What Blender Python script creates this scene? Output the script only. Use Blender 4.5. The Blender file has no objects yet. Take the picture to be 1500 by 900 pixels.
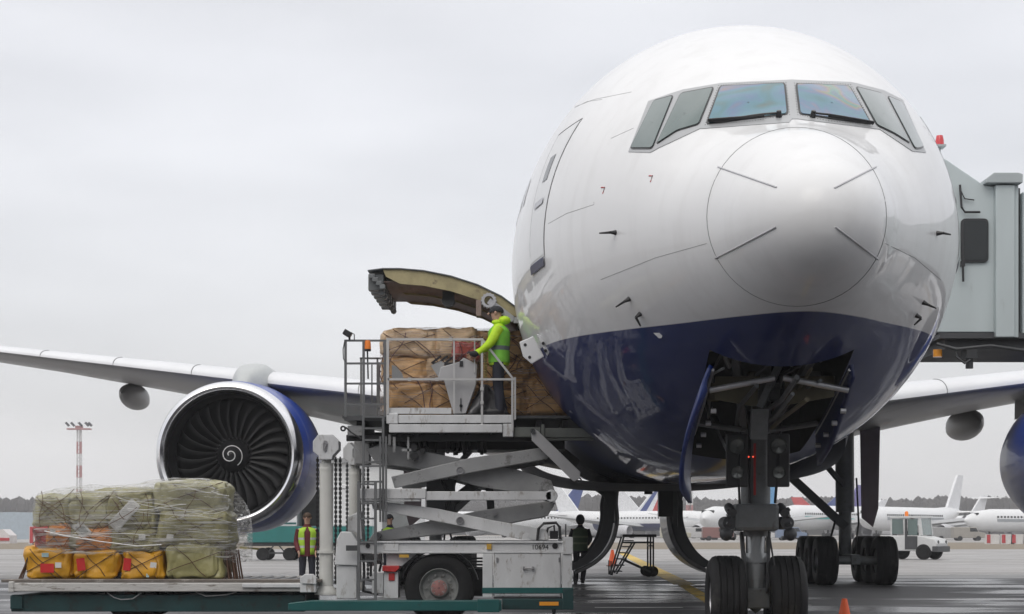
import bpy, bmesh, math, random
from mathutils import Vector, Matrix, noise
from mathutils.bvhtree import BVHTree
R = math.radians
random.seed(7)
C = bpy.context.scene.collection
S = bpy.context.scene

# ---------------------------------------------------------------- camera
F, HOR, HC = 2600.0, 778.0, 1.4            # focal length in photo pixels, horizon row, eye height
cam = bpy.data.objects.new('camera', bpy.data.cameras.new('camera'))
C.objects.link(cam); S.camera = cam
cam.location = (0, 0, HC); cam.rotation_euler = (R(90), 0, 0)
cam.data.sensor_width = 36; cam.data.lens = F/1500*36
cam.data.shift_y = (HOR-450)/1500
cam.data.clip_start = .1; cam.data.clip_end = 6000

# ---------------------------------------------------------------- world: overcast
W = bpy.data.worlds.new('World'); S.world = W; W.use_nodes = True
nt = W.node_tree; N = nt.nodes; L = nt.links; N.clear()
SUN_EL, SUN_AZ = R(48), R(205)
sky = N.new('ShaderNodeTexSky'); sky.sky_type = 'NISHITA'; sky.sun_disc = False
sky.sun_elevation = SUN_EL; sky.sun_rotation = SUN_AZ; sky.dust_density = 3; sky.air_density = 1
bg1 = N.new('ShaderNodeBackground'); bg1.inputs[1].default_value = .025
L.new(sky.outputs[0], bg1.inputs[0])
tc = N.new('ShaderNodeTexCoord'); sp = N.new('ShaderNodeSeparateXYZ'); L.new(tc.outputs['Generated'], sp.inputs[0])
rmp = N.new('ShaderNodeValToRGB'); L.new(sp.outputs[2], rmp.inputs[0])
e = rmp.color_ramp.elements
e[0].position = 0; e[0].color = (.73, .72, .73, 1); e[1].position = 1; e[1].color = (1.28, 1.26, 1.23, 1)
q = e.new(.25); q.color = (.735, .73, .745, 1)
q = e.new(.5); q.color = (.90, .89, .89, 1)
mp = N.new('ShaderNodeMapping'); mp.inputs['Scale'].default_value = (1.2, 1.2, 5); L.new(tc.outputs['Generated'], mp.inputs[0])
nz = N.new('ShaderNodeTexNoise'); nz.inputs['Scale'].default_value = 2.6; nz.inputs['Detail'].default_value = 5; nz.inputs['Roughness'].default_value = .45
L.new(mp.outputs[0], nz.inputs[0])
mr = N.new('ShaderNodeMapRange'); mr.inputs[1].default_value = .3; mr.inputs[2].default_value = .7; mr.inputs[3].default_value = .90; mr.inputs[4].default_value = 1.14
L.new(nz.outputs[0], mr.inputs[0])
bg2 = N.new('ShaderNodeBackground'); L.new(rmp.outputs[0], bg2.inputs[0]); L.new(mr.outputs[0], bg2.inputs[1])
ad = N.new('ShaderNodeAddShader'); L.new(bg1.outputs[0], ad.inputs[0]); L.new(bg2.outputs[0], ad.inputs[1])
wo = N.new('ShaderNodeOutputWorld'); L.new(ad.outputs[0], wo.inputs[0])
sl = bpy.data.lights.new('sun', 'SUN'); sl.energy = .6; sl.angle = R(40); sl.color = (1, .96, .9)
so = bpy.data.objects.new('sun', sl); C.objects.link(so); so.location = (0, 0, 60)
d = Vector((math.sin(SUN_AZ)*math.cos(SUN_EL), math.cos(SUN_AZ)*math.cos(SUN_EL), math.sin(SUN_EL)))
so.rotation_euler = d.to_track_quat('Z', 'Y').to_euler()
S.view_settings.view_transform = 'Standard'; S.view_settings.look = 'None'
S.view_settings.exposure = 0.05; S.view_settings.gamma = 1
S.render.engine = 'CYCLES'
S.cycles.max_bounces = 6; S.cycles.transparent_max_bounces = 12

# ---------------------------------------------------------------- helpers
def at(px, py, Y):
    return Vector(((px-750)*Y/F, Y, HC+(HOR-py)*Y/F))

MATS = {}
def mat(name, col, rough=.5, metal=0, var=.12, vs=2.0, bump=0, bs=30, coat=0, dirt=None, dscale=1.2, dth=.58, stretch=None, emis=None, spec=None):
    if name in MATS: return MATS[name]
    m = bpy.data.materials.new(name); m.use_nodes = True; MATS[name] = m
    n = m.node_tree.nodes; l = m.node_tree.links; b = n['Principled BSDF']
    c = (*col, 1)
    b.inputs['Roughness'].default_value = rough; b.inputs['Metallic'].default_value = metal
    b.inputs['Coat Weight'].default_value = coat; b.inputs['Coat Roughness'].default_value = .04
    if spec is not None: b.inputs['Specular IOR Level'].default_value = spec
    t = n.new('ShaderNodeTexCoord'); mpp = n.new('ShaderNodeMapping'); l.new(t.outputs['Object'], mpp.inputs[0])
    if stretch: mpp.inputs['Scale'].default_value = stretch
    nn = n.new('ShaderNodeTexNoise'); nn.inputs['Scale'].default_value = vs; nn.inputs['Detail'].default_value = 6; nn.inputs['Roughness'].default_value = .6
    l.new(mpp.outputs[0], nn.inputs[0])
    mx = n.new('ShaderNodeMix'); mx.data_type = 'RGBA'
    mx.inputs[6].default_value = tuple(x*(1-var) for x in col)+(1,)
    mx.inputs[7].default_value = tuple(min(1, x*(1+var)) for x in col)+(1,)
    r1 = n.new('ShaderNodeMapRange'); r1.inputs[1].default_value = .3; r1.inputs[2].default_value = .7; l.new(nn.outputs[0], r1.inputs[0])
    l.new(r1.outputs[0], mx.inputs[0]); out = mx.outputs[2]
    if dirt:
        n2 = n.new('ShaderNodeTexNoise'); n2.inputs['Scale'].default_value = dscale; n2.inputs['Detail'].default_value = 9; n2.inputs['Roughness'].default_value = .7
        l.new(mpp.outputs[0], n2.inputs[0])
        r2 = n.new('ShaderNodeMapRange'); r2.inputs[1].default_value = dth; r2.inputs[2].default_value = dth+.1; r2.inputs[4].default_value = .8
        l.new(n2.outputs[0], r2.inputs[0])
        m2 = n.new('ShaderNodeMix'); m2.data_type = 'RGBA'; l.new(r2.outputs[0], m2.inputs[0]); l.new(out, m2.inputs[6])
        m2.inputs[7].default_value = (*dirt, 1); out = m2.outputs[2]
    l.new(out, b.inputs['Base Color'])
    rr = n.new('ShaderNodeMapRange'); rr.inputs[3].default_value = max(0, rough*.8); rr.inputs[4].default_value = min(1, rough*1.25)
    l.new(nn.outputs[0], rr.inputs[0]); l.new(rr.outputs[0], b.inputs['Roughness'])
    if bump:
        n3 = n.new('ShaderNodeTexNoise'); n3.inputs['Scale'].default_value = bs; n3.inputs['Detail'].default_value = 6
        l.new(mpp.outputs[0], n3.inputs[0])
        bp = n.new('ShaderNodeBump'); bp.inputs['Strength'].default_value = bump; bp.inputs['Distance'].default_value = .02
        l.new(n3.outputs[0], bp.inputs['Height']); l.new(bp.outputs[0], b.inputs['Normal'])
    if emis:
        b.inputs['Emission Color'].default_value = (*emis[:3], 1); b.inputs['Emission Strength'].default_value = emis[3]
    return m

OFF = {}
def tag(o, label=None, cat=None, group=None, kind=None):
    if label: o['label'] = label
    if cat: o['category'] = cat
    if group: o['group'] = group
    if kind: o['kind'] = kind
    return o
def thing(name, label, cat, loc=(0, 0, 0), rz=0, group=None, local=False):
    o = bpy.data.objects.new(name, None); C.objects.link(o); o.empty_display_size = .3
    o.location = loc; o.rotation_euler = (0, 0, rz)
    OFF[o.name] = Vector((0, 0, 0)) if local else Vector(loc)
    return tag(o, label, cat, group)
def struct(o): o['kind'] = 'structure'; return o

class MB:
    def __init__(s): s.v = []; s.f = []; s.sm = []; s.m2 = None
    def add(s, vs, fs, smooth=False):
        k = len(s.v); s.v += [Vector(a) for a in vs]
        for f in fs: s.f.append(tuple(i+k for i in f)); s.sm.append(smooth)
        return s
    def box(s, x0, x1, y0, y1, z0, z1):
        vs = [(x, y, z) for x in (x0, x1) for y in (y0, y1) for z in (z0, z1)]
        return s.add(vs, [(0, 1, 3, 2), (4, 6, 7, 5), (0, 4, 5, 1), (2, 3, 7, 6), (0, 2, 6, 4), (1, 5, 7, 3)])
    def bar(s, p0, p1, w, h, up=(0, 0, 1)):
        p0 = Vector(p0); p1 = Vector(p1); d = (p1-p0).normalized(); u = Vector(up)
        if abs(d.dot(u)) > .97: u = Vector((0, 1, 0))
        a = d.cross(u).normalized(); b = a.cross(d)
        vs = [p+a*i*w/2+b*j*h/2 for p in (p0, p1) for i in (-1, 1) for j in (-1, 1)]
        return s.add(vs, [(0, 1, 3, 2), (4, 6, 7, 5), (0, 4, 5, 1), (2, 3, 7, 6), (0, 2, 6, 4), (1, 5, 7, 3)])
    def cyl(s, p0, p1, r0, r1=None, n=16, caps=True):
        r1 = r0 if r1 is None else r1
        p0 = Vector(p0); p1 = Vector(p1); d = (p1-p0).normalized()
        u = Vector((0, 0, 1)) if abs(d.z) < .9 else Vector((1, 0, 0))
        a = d.cross(u).normalized(); b = a.cross(d)
        vs = [p+(a*math.cos(2*math.pi*i/n)+b*math.sin(2*math.pi*i/n))*r for p, r in ((p0, r0), (p1, r1)) for i in range(n)]
        s.add(vs, [(i, (i+1) % n, n+(i+1) % n, n+i) for i in range(n)], True)
        if caps:
            k = len(s.v)-2*n
            s.f.append(tuple(range(k, k+n))[::-1]); s.sm.append(False); s.f.append(tuple(range(k+n, k+2*n))); s.sm.append(False)
        return s
    def prism(s, poly, y0, y1):            # poly in x,z
        n = len(poly); vs = [(x, y0, z) for x, z in poly]+[(x, y1, z) for x, z in poly]
        return s.add(vs, [(i, (i+1) % n, n+(i+1) % n, n+i) for i in range(n)]+[tuple(range(n))[::-1], tuple(range(n, 2*n))])
    def lathe(s, prof, o, ax, n=32, closed=False):   # prof: (radius, distance along axis)
        o = Vector(o); d = Vector(ax).normalized(); u = Vector((0, 0, 1)) if abs(d.z) < .9 else Vector((1, 0, 0))
        a = d.cross(u).normalized(); b = a.cross(d); k = len(prof)
        vs = [o+d*t+(a*math.cos(2*math.pi*i/n)+b*math.sin(2*math.pi*i/n))*r for r, t in prof for i in range(n)]
        fs = [(j*n+i, j*n+(i+1) % n, (j+1)*n+(i+1) % n, (j+1)*n+i) for j in range(k-1) for i in range(n)]
        if closed: fs += [((k-1)*n+i, (k-1)*n+(i+1) % n, (i+1) % n, i) for i in range(n)]
        return s.add(vs, fs, True)
    def tube(s, pts, r, n=8):
        pts = [Vector(p) for p in pts]; rows = []
        for i, p in enumerate(pts):
            d = (pts[min(i+1, len(pts)-1)]-pts[max(i-1, 0)]).normalized()
            u = Vector((0, 0, 1)) if abs(d.z) < .9 else Vector((0, 1, 0))
            a = d.cross(u).normalized(); b = a.cross(d)
            rows.append([p+(a*math.cos(2*math.pi*k/n)+b*math.sin(2*math.pi*k/n))*r for k in range(n)])
        s.grid(rows, True, True)
        k = len(s.v)-len(rows)*n
        s.f.append(tuple(range(k, k+n))); s.sm.append(False); s.f.append(tuple(range(len(s.v)-n, len(s.v)))); s.sm.append(False)
        return s
    def grid(s, rows, wrap=False, smooth=True):
        m = len(rows[0]); vs = [p for r in rows for p in r]
        fs = [(j*m+i, j*m+(i+1) % m, (j+1)*m+(i+1) % m, (j+1)*m+i) for j in range(len(rows)-1) for i in range(m if wrap else m-1)]
        return s.add(vs, fs, smooth)
    def lump(s, c, w, d, h, seed=0, e=.4, amp=.03, nu=28, nv=18, freq=2.2, crease=0):
        rows = []
        for j in range(nv+1):
            ph = -math.pi/2+math.pi*j/nv; row = []
            for i in range(nu):
                th = 2*math.pi*i/nu
                sg = lambda x, p: math.copysign(abs(x)**p, x)
                x = sg(math.cos(ph), e)*sg(math.cos(th), e); y = sg(math.cos(ph), e)*sg(math.sin(th), e); z = sg(math.sin(ph), e)
                p = Vector((x*w/2, y*d/2, z*h/2))
                cr_ = max(0, 1-abs(noise.noise(Vector((p.x*4, p.y*4, p.z*3))+Vector((seed*2.3, 5, seed))))*7)**2*crease
                dd = -cr_+noise.noise(p*freq+Vector((seed*3.1, seed*1.7, 0)))*amp*2+noise.noise(p*freq*3.3+Vector((seed, 9, seed)))*amp*.8
                q = p+p.normalized()*dd
                row.append(Vector(c)+q)
            rows.append(row)
        return s.grid(rows, True, True)
    def ell(s, c, rx, ry, rz, nu=20, nv=12):
        rows = [[Vector(c)+Vector((rx*math.cos(a)*math.cos(b), ry*math.cos(a)*math.sin(b), rz*math.sin(a))) for b in [2*math.pi*i/nu for i in range(nu)]] for a in [-math.pi/2+math.pi*j/nv for j in range(nv+1)]]
        return s.grid(rows, True, True)
    def build(s, name, m, parent=None, bevel=0, label=None, cat=None, group=None, kind=None, solid=0, sharp=40, off=None):
        if parent is not None:
            off = OFF[parent.name]
        elif off is None:
            xs = [v.x for v in s.v]; ys = [v.y for v in s.v]; zs = [v.z for v in s.v]
            off = Vector(((min(xs)+max(xs))/2, (min(ys)+max(ys))/2, min(zs)))
        me = bpy.data.meshes.new(name); me.from_pydata([tuple(v-off) for v in s.v], [], s.f)
        if s.m2 is not None:
            for i_, p_ in enumerate(me.polygons): p_.material_index = 1 if i_ >= s.m2 else 0
        bm = bmesh.new(); bm.from_mesh(me); bmesh.ops.remove_doubles(bm, verts=bm.verts, dist=1e-5)
        bmesh.ops.recalc_face_normals(bm, faces=bm.faces)
        anysm = any(s.sm)
        bm.to_mesh(me); bm.free()
        if anysm:
            me.polygons.foreach_set('use_smooth', [True]*len(me.polygons)); me.set_sharp_from_angle(angle=R(sharp))
        for mm in (m if isinstance(m, (list, tuple)) else [m]): me.materials.append(mm)
        o = bpy.data.objects.new(name, me); C.objects.link(o)
        if parent is not None: o.parent = parent; OFF[o.name] = off
        else: o.location = off; OFF[o.name] = off
        if bevel:
            bv = o.modifiers.new('bevel', 'BEVEL'); bv.width = bevel; bv.segments = 2; bv.limit_method = 'ANGLE'; bv.angle_limit = R(50)
        if solid:
            sd = o.modifiers.new('thickness', 'SOLIDIFY'); sd.thickness = solid
        return tag(o, label, cat, group, kind)

def text(body, size, loc, rot, m, name, parent, ext=.003):
    cu = bpy.data.curves.new(name, 'FONT'); cu.body = body; cu.size = size; cu.extrude = ext; cu.align_x = 'CENTER'; cu.align_y = 'CENTER'
    t = bpy.data.objects.new('tmp', cu); C.objects.link(t)
    dg = bpy.context.evaluated_depsgraph_get(); me = bpy.data.meshes.new_from_object(t.evaluated_get(dg))
    bpy.data.objects.remove(t)
    me.materials.clear(); me.materials.append(m)
    o = bpy.data.objects.new(name, me); C.objects.link(o); o.parent = parent
    o.location = Vector(loc)-OFF[parent.name]; o.rotation_euler = rot; OFF[o.name] = OFF[parent.name]
    return o
def copy_tree(o, parent=None):
    c = o.copy(); C.objects.link(c); c.parent = parent; OFF[c.name] = OFF.get(o.name, Vector())
    for ch in list(o.children): copy_tree(ch, c)
    return c

# ---------------------------------------------------------------- materials
white = mat('white_paint', (.72, .73, .74), .35, var=.05, coat=.2, dirt=(.35, .33, .3), dscale=3, dth=.66)
lwhite = mat('loader_white_paint', (.60, .61, .62), .45, var=.12, bump=.1, dirt=(.24, .21, .18), dscale=4.5, dth=.565, stretch=(1.6, 1.6, .6))
lgrey = mat('loader_grey_paint', (.30, .305, .31), .45, var=.18, dirt=(.1, .095, .09), dscale=4, dth=.56)
dgrey = mat('dark_grey_paint', (.06, .063, .067), .5, var=.2)
railgrey = mat('rail_grey_paint', (.13, .135, .14), .45, var=.15)
black = mat('black_rubber', (.012, .012, .013), .65, var=.3, bump=.2, spec=.3)
bplast = mat('black_plastic', (.02, .02, .022), .35, var=.1)
tyre_m = mat('tyre_rubber', (.014, .014, .015), .65, var=.3, vs=6, bump=.15, bs=60, dirt=(.045, .043, .04), dscale=3, dth=.58, spec=.25)
teal = mat('teal_paint', (.006, .09, .088), .4, var=.15, coat=.2, dirt=(.02, .03, .03), dscale=4, dth=.6)
dteal = mat('dark_teal_paint', (.006, .04, .042), .5, var=.25, dirt=(.012, .012, .012), dscale=3, dth=.52)
steel = mat('worn_steel', (.35, .35, .36), .35, .8, var=.2)
lipm = mat('polished_lip_metal', (.78, .78, .80), .16, 1, var=.05)
alu = mat('aluminium', (.5, .5, .52), .35, .7, var=.12)
orange = mat('orange_plastic', (.85, .22, .02), .4, var=.08)
amber = mat('amber_lens', (.9, .35, .02), .25, var=.05, coat=1)
redp = mat('red_paint', (.45, .03, .03), .4, var=.1)
glass_dark = mat('dark_glass', (.012, .016, .018), .1, var=.05, coat=.2, spec=.35)
skin_m = mat('skin', (.5, .3, .22), .5, var=.06)
hair_m = mat('brown_hair', (.06, .035, .02), .7, var=.3)

# ---------------------------------------------------------------- ground
def ground_mat(name, col, rough, wet=.0, joints=0, stain=(.05, .05, .05), sth=.56, ss=.08):
    m = mat(name, col, rough, var=.10, vs=.35, bump=.12, bs=12, dirt=stain, dscale=ss, dth=sth)
    n = m.node_tree.nodes; l = m.node_tree.links; b = n['Principled BSDF']
    t = n['Texture Coordinate']
    if wet:
        n4 = n.new('ShaderNodeTexNoise'); n4.inputs['Scale'].default_value = .33; n4.inputs['Detail'].default_value = 5
        mp = n.new('ShaderNodeMapping'); mp.inputs['Scale'].default_value = (.55, 1.1, 1); l.new(t.outputs['Object'], mp.inputs[0]); l.new(mp.outputs[0], n4.inputs[0])
        r4 = n.new('ShaderNodeMapRange'); r4.inputs[1].default_value = .47; r4.inputs[2].default_value = .56; r4.inputs[3].default_value = rough; r4.inputs[4].default_value = rough*(1-wet)
        l.new(n4.outputs[0], r4.inputs[0]); l.new(r4.outputs[0], b.inputs['Roughness'])
    if joints:
        br = n.new('ShaderNodeTexBrick'); br.offset = 0; br.inputs['Scale'].default_value = 1; br.inputs['Mortar Size'].default_value = .02
        br.inputs['Brick Width'].default_value = joints; br.inputs['Row Height'].default_value = joints
        br.inputs['Color1'].default_value = (1, 1, 1, 1); br.inputs['Color2'].default_value = (.9, .9, .9, 1); br.inputs['Mortar'].default_value = (.45, .45, .45, 1)
        l.new(t.outputs['Object'], br.inputs[0])
        mx = n.new('ShaderNodeMix'); mx.data_type = 'RGBA'; mx.blend_type = 'MULTIPLY'; mx.inputs[0].default_value = 1
        src = b.inputs['Base Color'].links[0].from_socket
        l.new(src, mx.inputs[6]); l.new(br.outputs[0], mx.inputs[7]); l.new(mx.outputs[2], b.inputs['Base Color'])
    return m
def sheet(name, pts, z, m):
    mb = MB(); mb.add([(x, y, z) for x, y in pts], [tuple(range(len(pts)))])
    return mb.build(name, m, kind='structure', off=Vector((0, 0, z)))
sheet('ground', [(-3000, -100), (3000, -100), (3000, 5000), (-3000, 5000)], 0, ground_mat('winter_grass_ground', (.20, .165, .12), .95, stain=(.14, .13, .08), ss=.02))
sheet('far_apron', [(-600, 215), (600, 215), (600, 520), (-600, 520)], .004, ground_mat('far_concrete', (.33, .32, .31), .8))
sheet('apron', [(-400, -60), (400, -60), (400, 135), (-400, 135)], .004, ground_mat('apron_concrete', (.31, .30, .295), .7, wet=.35, joints=7.5, stain=(.2, .19, .185), sth=.57))
sheet('aircraft_stand', [(-60, -30), (60, -30), (60, 52), (-60, 52)], .008, ground_mat('shaded_wet_asphalt', (.060, .060, .064), .55, wet=.6, stain=(.03, .03, .032)))  # dark tone combines wet asphalt with the shade under the airliner
wl = mat('marking_and_streak_white', (.62, .62, .6), .6, var=.15, dirt=(.2, .2, .2), dscale=2.5, dth=.52)
yl = mat('marking_yellow', (.62, .42, .06), .6, var=.15, dirt=(.2, .18, .12), dscale=2.5, dth=.5)
mb = MB()
def line(mb, x0, y0, x1, y1, w, z=.0125):
    d = Vector((x1-x0, y1-y0)).normalized(); p = Vector((-d.y, d.x))*w/2
    mb.add([(x0+p.x, y0+p.y, z), (x0-p.x, y0-p.y, z), (x1-p.x, y1-p.y, z), (x1+p.x, y1+p.y, z)], [(0, 1, 2, 3)])
for Y, xa, xb, w in ((56.5, -30, 60, .5), (49.2, 1.6, 9.2, .45), (49.2, 11, 12.6, .45), (49.2, 14.5, 17.5, .4), (43.2, 1.5, 4.5, .25), (41, 1.8, 5, .3), (38.2, 1.7, 4.2, .25), (35.2, 1.5, 4.6, .28), (33.2, 3.9, 5.6, .2), (32.2, 1.5, 3.1, .25)):
    line(mb, xa, Y, xb, Y, w)
mb.build('stand_lines_and_sky_streaks', wl, kind='structure')  # markings, plus short white streaks painted for sky reflected in wet ground
mb = MB(); line(mb, -70, 98, 90, 98, .8); line(mb, -90, 84, 90, 81, .5); line(mb, -90, 110, 90, 113, .6)
mb.build('apron_lines', wl, kind='structure')
mb = MB(); line(mb, 7.2, 118, 4.46, 46, .55); line(mb, 4.44, 45.9, 3.2, 20, .32)
mb.build('lead_in_line', yl, kind='structure')
mb = MB(); line(mb, -6, 20.6, 24, 20.9, .15, .0127)
mb.build('red_limit_line', mat('marking_red', (.4, .05, .05), .6, dirt=(.1, .08, .08), dscale=2.5, dth=.5), kind='structure')

# terminal building behind the viewer: shades the near side and is mirrored in the paint
t = thing('terminal_building', 'long glazed terminal building facing the nose of the airliner', 'building', (0, -14, 0))
mb = MB(); mb.box(-70, 70, -34, -10, 0, 10); mb.build('wall', mat('terminal_wall', (.22, .22, .225), .7), t)
mb = MB(); mb.box(-71, 71, -35, -9, 10.01, 10.7); mb.build('roof', dgrey, t)
mb = MB()
for i in range(34):
    x = -68+i*4; mb.box(x+.15, x+3.85, -10.06, -9.98, .9, 4.6); mb.box(x+.15, x+3.85, -10.06, -9.98, 5.2, 9.4)
mb.build('window_band', glass_dark, t)
# ================================================================ the airliner (local frame: x = image right, y = aft, z = up)
YN = 16.6; YAW = .015
NB = Vector((2.7+YAW*YN, YN, 0))
plane = thing('airliner', 'large white airliner with blue belly and engines, nose towards the viewer, cargo door open', 'airliner', NB, -YAW, local=True)
MI = (Matrix.Translation(NB) @ Matrix.Rotation(-YAW, 4, 'Z')).inverted()
def pl(px, py, Y): return MI @ at(px, py, Y)

def pchip(xs, ys):
    n = len(xs); h = [xs[i+1]-xs[i] for i in range(n-1)]; dl = [(ys[i+1]-ys[i])/h[i] for i in range(n-1)]
    m = [dl[0]]+[0 if dl[i-1]*dl[i] <= 0 else 2*dl[i-1]*dl[i]/(dl[i-1]+dl[i]) for i in range(1, n-1)]+[dl[-1]]
    def f(x):
        if x <= xs[0]: return ys[0]
        if x >= xs[-1]: return ys[-1]
        i = max(k for k in range(n-1) if xs[k] <= x); t = (x-xs[i])/h[i]
        return (2*t**3-3*t*t+1)*ys[i]+(t**3-2*t*t+t)*h[i]*m[i]+(-2*t**3+3*t*t)*ys[i+1]+(t**3-t*t)*h[i]*m[i+1]
    return f
w_f = pchip([.05, .12, .25, .5, 1, 1.4, 2.2, 3.1, 4, 5, 6, 7, 8, 9, 10, 40, 50, 58, 63], [.2, .32, .46, .62, .82, .94, 1.30, 1.68, 2.04, 2.38, 2.64, 2.83, 2.97, 3.06, 3.1, 3.1, 2.5, 1.3, .25])
zt_f = pchip([.05, .12, .25, .5, 1, 1.4, 2.2, 2.5, 3.1, 4, 5, 6, 7, 8, 9, 10, 45, 63], [4.6, 4.71, 4.84, 4.99, 5.25, 5.45, 5.72, 5.86, 6.33, 6.86, 7.36, 7.79, 8.12, 8.31, 8.38, 8.4, 8.4, 7.6])
zb_f = pchip([.05, .12, .25, .5, 1, 1.4, 2.2, 3, 4, 5, 6, 7, 8, 9, 10, 18, 30, 38, 50, 63], [4.2, 4.09, 3.97, 3.85, 3.7, 3.61, 3.42, 3.25, 2.98, 2.74, 2.54, 2.38, 2.28, 2.22, 2.2, 2.3, 2.5, 2.75, 4.4, 6.9])
zm_f = pchip([.05, 1.4, 3, 5, 8, 10, 40, 63], [4.4, 4.53, 4.75, 5.0, 5.25, 5.3, 5.4, 7.25])
def side(s, z, sgn):
    zm = zm_f(s); hh = (zt_f(s)-zm) if z > zm else (zm-zb_f(s))
    return sgn*w_f(s)*math.sqrt(max(0, 1-((z-zm)/hh)**2))

# paint
fus = bpy.data.materials.new('airliner_paint'); fus.use_nodes = True
n = fus.node_tree.nodes; l = fus.node_tree.links; b = n['Principled BSDF']
b.inputs['Roughness'].default_value = .4; b.inputs['Specular IOR Level'].default_value = .2; b.inputs['Coat Weight'].default_value = .55; b.inputs['Coat Roughness'].default_value = .03
tc = n.new('ShaderNodeTexCoord'); sp = n.new('ShaderNodeSeparateXYZ'); l.new(tc.outputs['Object'], sp.inputs[0])
bd = n.new('ShaderNodeMapRange'); bd.interpolation_type = 'SMOOTHSTEP'; bd.inputs[1].default_value = 0; bd.inputs[2].default_value = 9; bd.inputs[3].default_value = 3.60; bd.inputs[4].default_value = 3.95
l.new(sp.outputs[1], bd.inputs[0])
sb = n.new('ShaderNodeMath'); sb.operation = 'SUBTRACT'; l.new(sp.outputs[2], sb.inputs[0]); l.new(bd.outputs[0], sb.inputs[1])
st = n.new('ShaderNodeMapRange'); st.inputs[1].default_value = -.004; st.inputs[2].default_value = .004; l.new(sb.outputs[0], st.inputs[0])
def nmix(n, l, fac, a, c, blend='MIX'):
    m = n.new('ShaderNodeMix'); m.data_type = 'RGBA'; m.blend_type = blend
    for i, v in ((0, fac), (6, a), (7, c)):
        if hasattr(v, 'is_linked') or hasattr(v, 'links'): l.new(v, m.inputs[i])
        else: m.inputs[i].default_value = v
    return m.outputs[2]
nn = n.new('ShaderNodeTexNoise'); nn.inputs['Scale'].default_value = .8; nn.inputs['Detail'].default_value = 8; mp = n.new('ShaderNodeMapping'); mp.inputs['Scale'].default_value = (1, .35, 1)
l.new(tc.outputs['Object'], mp.inputs[0]); l.new(mp.outputs[0], nn.inputs[0])
wc = nmix(n, l, nn.outputs[0], (.74, .745, .755, 1), (.80, .805, .81, 1))
# faint drips and panel grime running down the lower white flank
n2 = n.new('ShaderNodeTexNoise'); n2.inputs['Scale'].default_value = 2.2; n2.inputs['Detail'].default_value = 8; mp2 = n.new('ShaderNodeMapping'); mp2.inputs['Scale'].default_value = (1.5, 1.5, .25)
l.new(tc.outputs['Object'], mp2.inputs[0]); l.new(mp2.outputs[0], n2.inputs[0])
g = n.new('ShaderNodeMapRange'); g.inputs[1].default_value = .5; g.inputs[2].default_value = .75; g.inputs[4].default_value = .22; l.new(n2.outputs[0], g.inputs[0])
wc = nmix(n, l, g.outputs[0], wc, (.5, .49, .48, 1))
bc = nmix(n, l, nn.outputs[0], (.006, .017, .11, 1), (.008, .023, .14, 1))
col = nmix(n, l, st.outputs[0], bc, wc)
l.new(col, b.inputs['Base Color'])
n5 = n.new('ShaderNodeTexNoise'); n5.inputs['Scale'].default_value = 1.3; n5.inputs['Detail'].default_value = 2; l.new(tc.outputs['Object'], n5.inputs[0])
bp = n.new('ShaderNodeBump'); bp.inputs['Strength'].default_value = .12; bp.inputs['Distance'].default_value = .03; l.new(n5.outputs[0], bp.inputs['Height']); l.new(bp.outputs[0], b.inputs['Coat Normal'])
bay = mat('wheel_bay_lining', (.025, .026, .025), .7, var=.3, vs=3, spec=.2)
hold = mat('hold_lining', (.12, .09, .07), .7, var=.2)
blue = mat('blue_paint', (.008, .05, .34), .35, var=.1, vs=.8, coat=.25, spec=.25)
dblue = mat('dark_blue_paint', (.010, .018, .08), .4, var=.1, vs=.8, coat=.2, spec=.25)
belly_m = mat('belly_shaded_blue_paint', (.012, .013, .022), .55, var=.2, vs=.8, spec=.2)  # the belly's blue paint, darkened to carry the shade beneath the fairing
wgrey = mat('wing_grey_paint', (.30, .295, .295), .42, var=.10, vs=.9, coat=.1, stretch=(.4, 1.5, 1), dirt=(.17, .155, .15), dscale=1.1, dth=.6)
wtop = mat('wing_sky_reflection_paint', (.70, .71, .73), .35, var=.05, vs=.5, coat=.2)  # light slat finish with the sky's reflection painted into its tone
nlg = mat('gear_grey_paint', (.15, .16, .165), .4, var=.16, vs=6, dirt=(.06, .055, .05), dscale=7, dth=.58)
olive = mat('primer_olive', (.13, .115, .07), .6, var=.2, vs=4)
seam = mat('panel_seam', (.20, .205, .21), .6)

NPH = 96
secs = [.05, .08, .12, .18, .25, .33]+[.42+.1*i for i in range(100)]+[10.5+i for i in range(53)]
rows = []
def ring(s):
    w, zt, zb, zm = w_f(s), zt_f(s), zb_f(s), zm_f(s); r = []
    for i in range(NPH):
        a = 2*math.pi*i/NPH; c, q = math.cos(a), math.sin(a)
        r.append(Vector((w*c, s, zm+q*((zt-zm) if q > 0 else (zm-zb)))))
    return r
mb = MB(); rows = [ring(s) for s in secs]
mb.grid(rows, True, True)
tip = Vector((0, 0, 4.4)); k = len(mb.v); mb.add([tip], []); mb.f += [(k, (i+1) % NPH, i) for i in range(NPH)]; mb.sm += [True]*NPH
o0 = len(rows[0])*(len(rows)-1); mb.f.append(tuple(range(o0, o0+NPH))); mb.sm.append(False)
BV = BVHTree.FromPolygons([v.copy() for v in mb.v], mb.f)
fo = mb.build('fuselage', [fus, bay, hold], plane)
def cutter(x0, x1, y0, y1, z0, z1, mi):
    c = MB().box(x0, x1, y0, y1, z0, z1).build('cut', [fus, bay, hold], plane)
    for p in c.data.polygons: p.material_index = mi
    return c
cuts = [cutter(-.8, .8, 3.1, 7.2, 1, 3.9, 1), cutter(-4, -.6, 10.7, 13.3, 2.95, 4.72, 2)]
for c in cuts:
    md = fo.modifiers.new('cut', 'BOOLEAN'); md.operation = 'DIFFERENCE'; md.solver = 'EXACT'; md.object = c
    try: md.material_mode = 'INDEX'
    except Exception: pass
bpy.context.view_layer.update()
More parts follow.
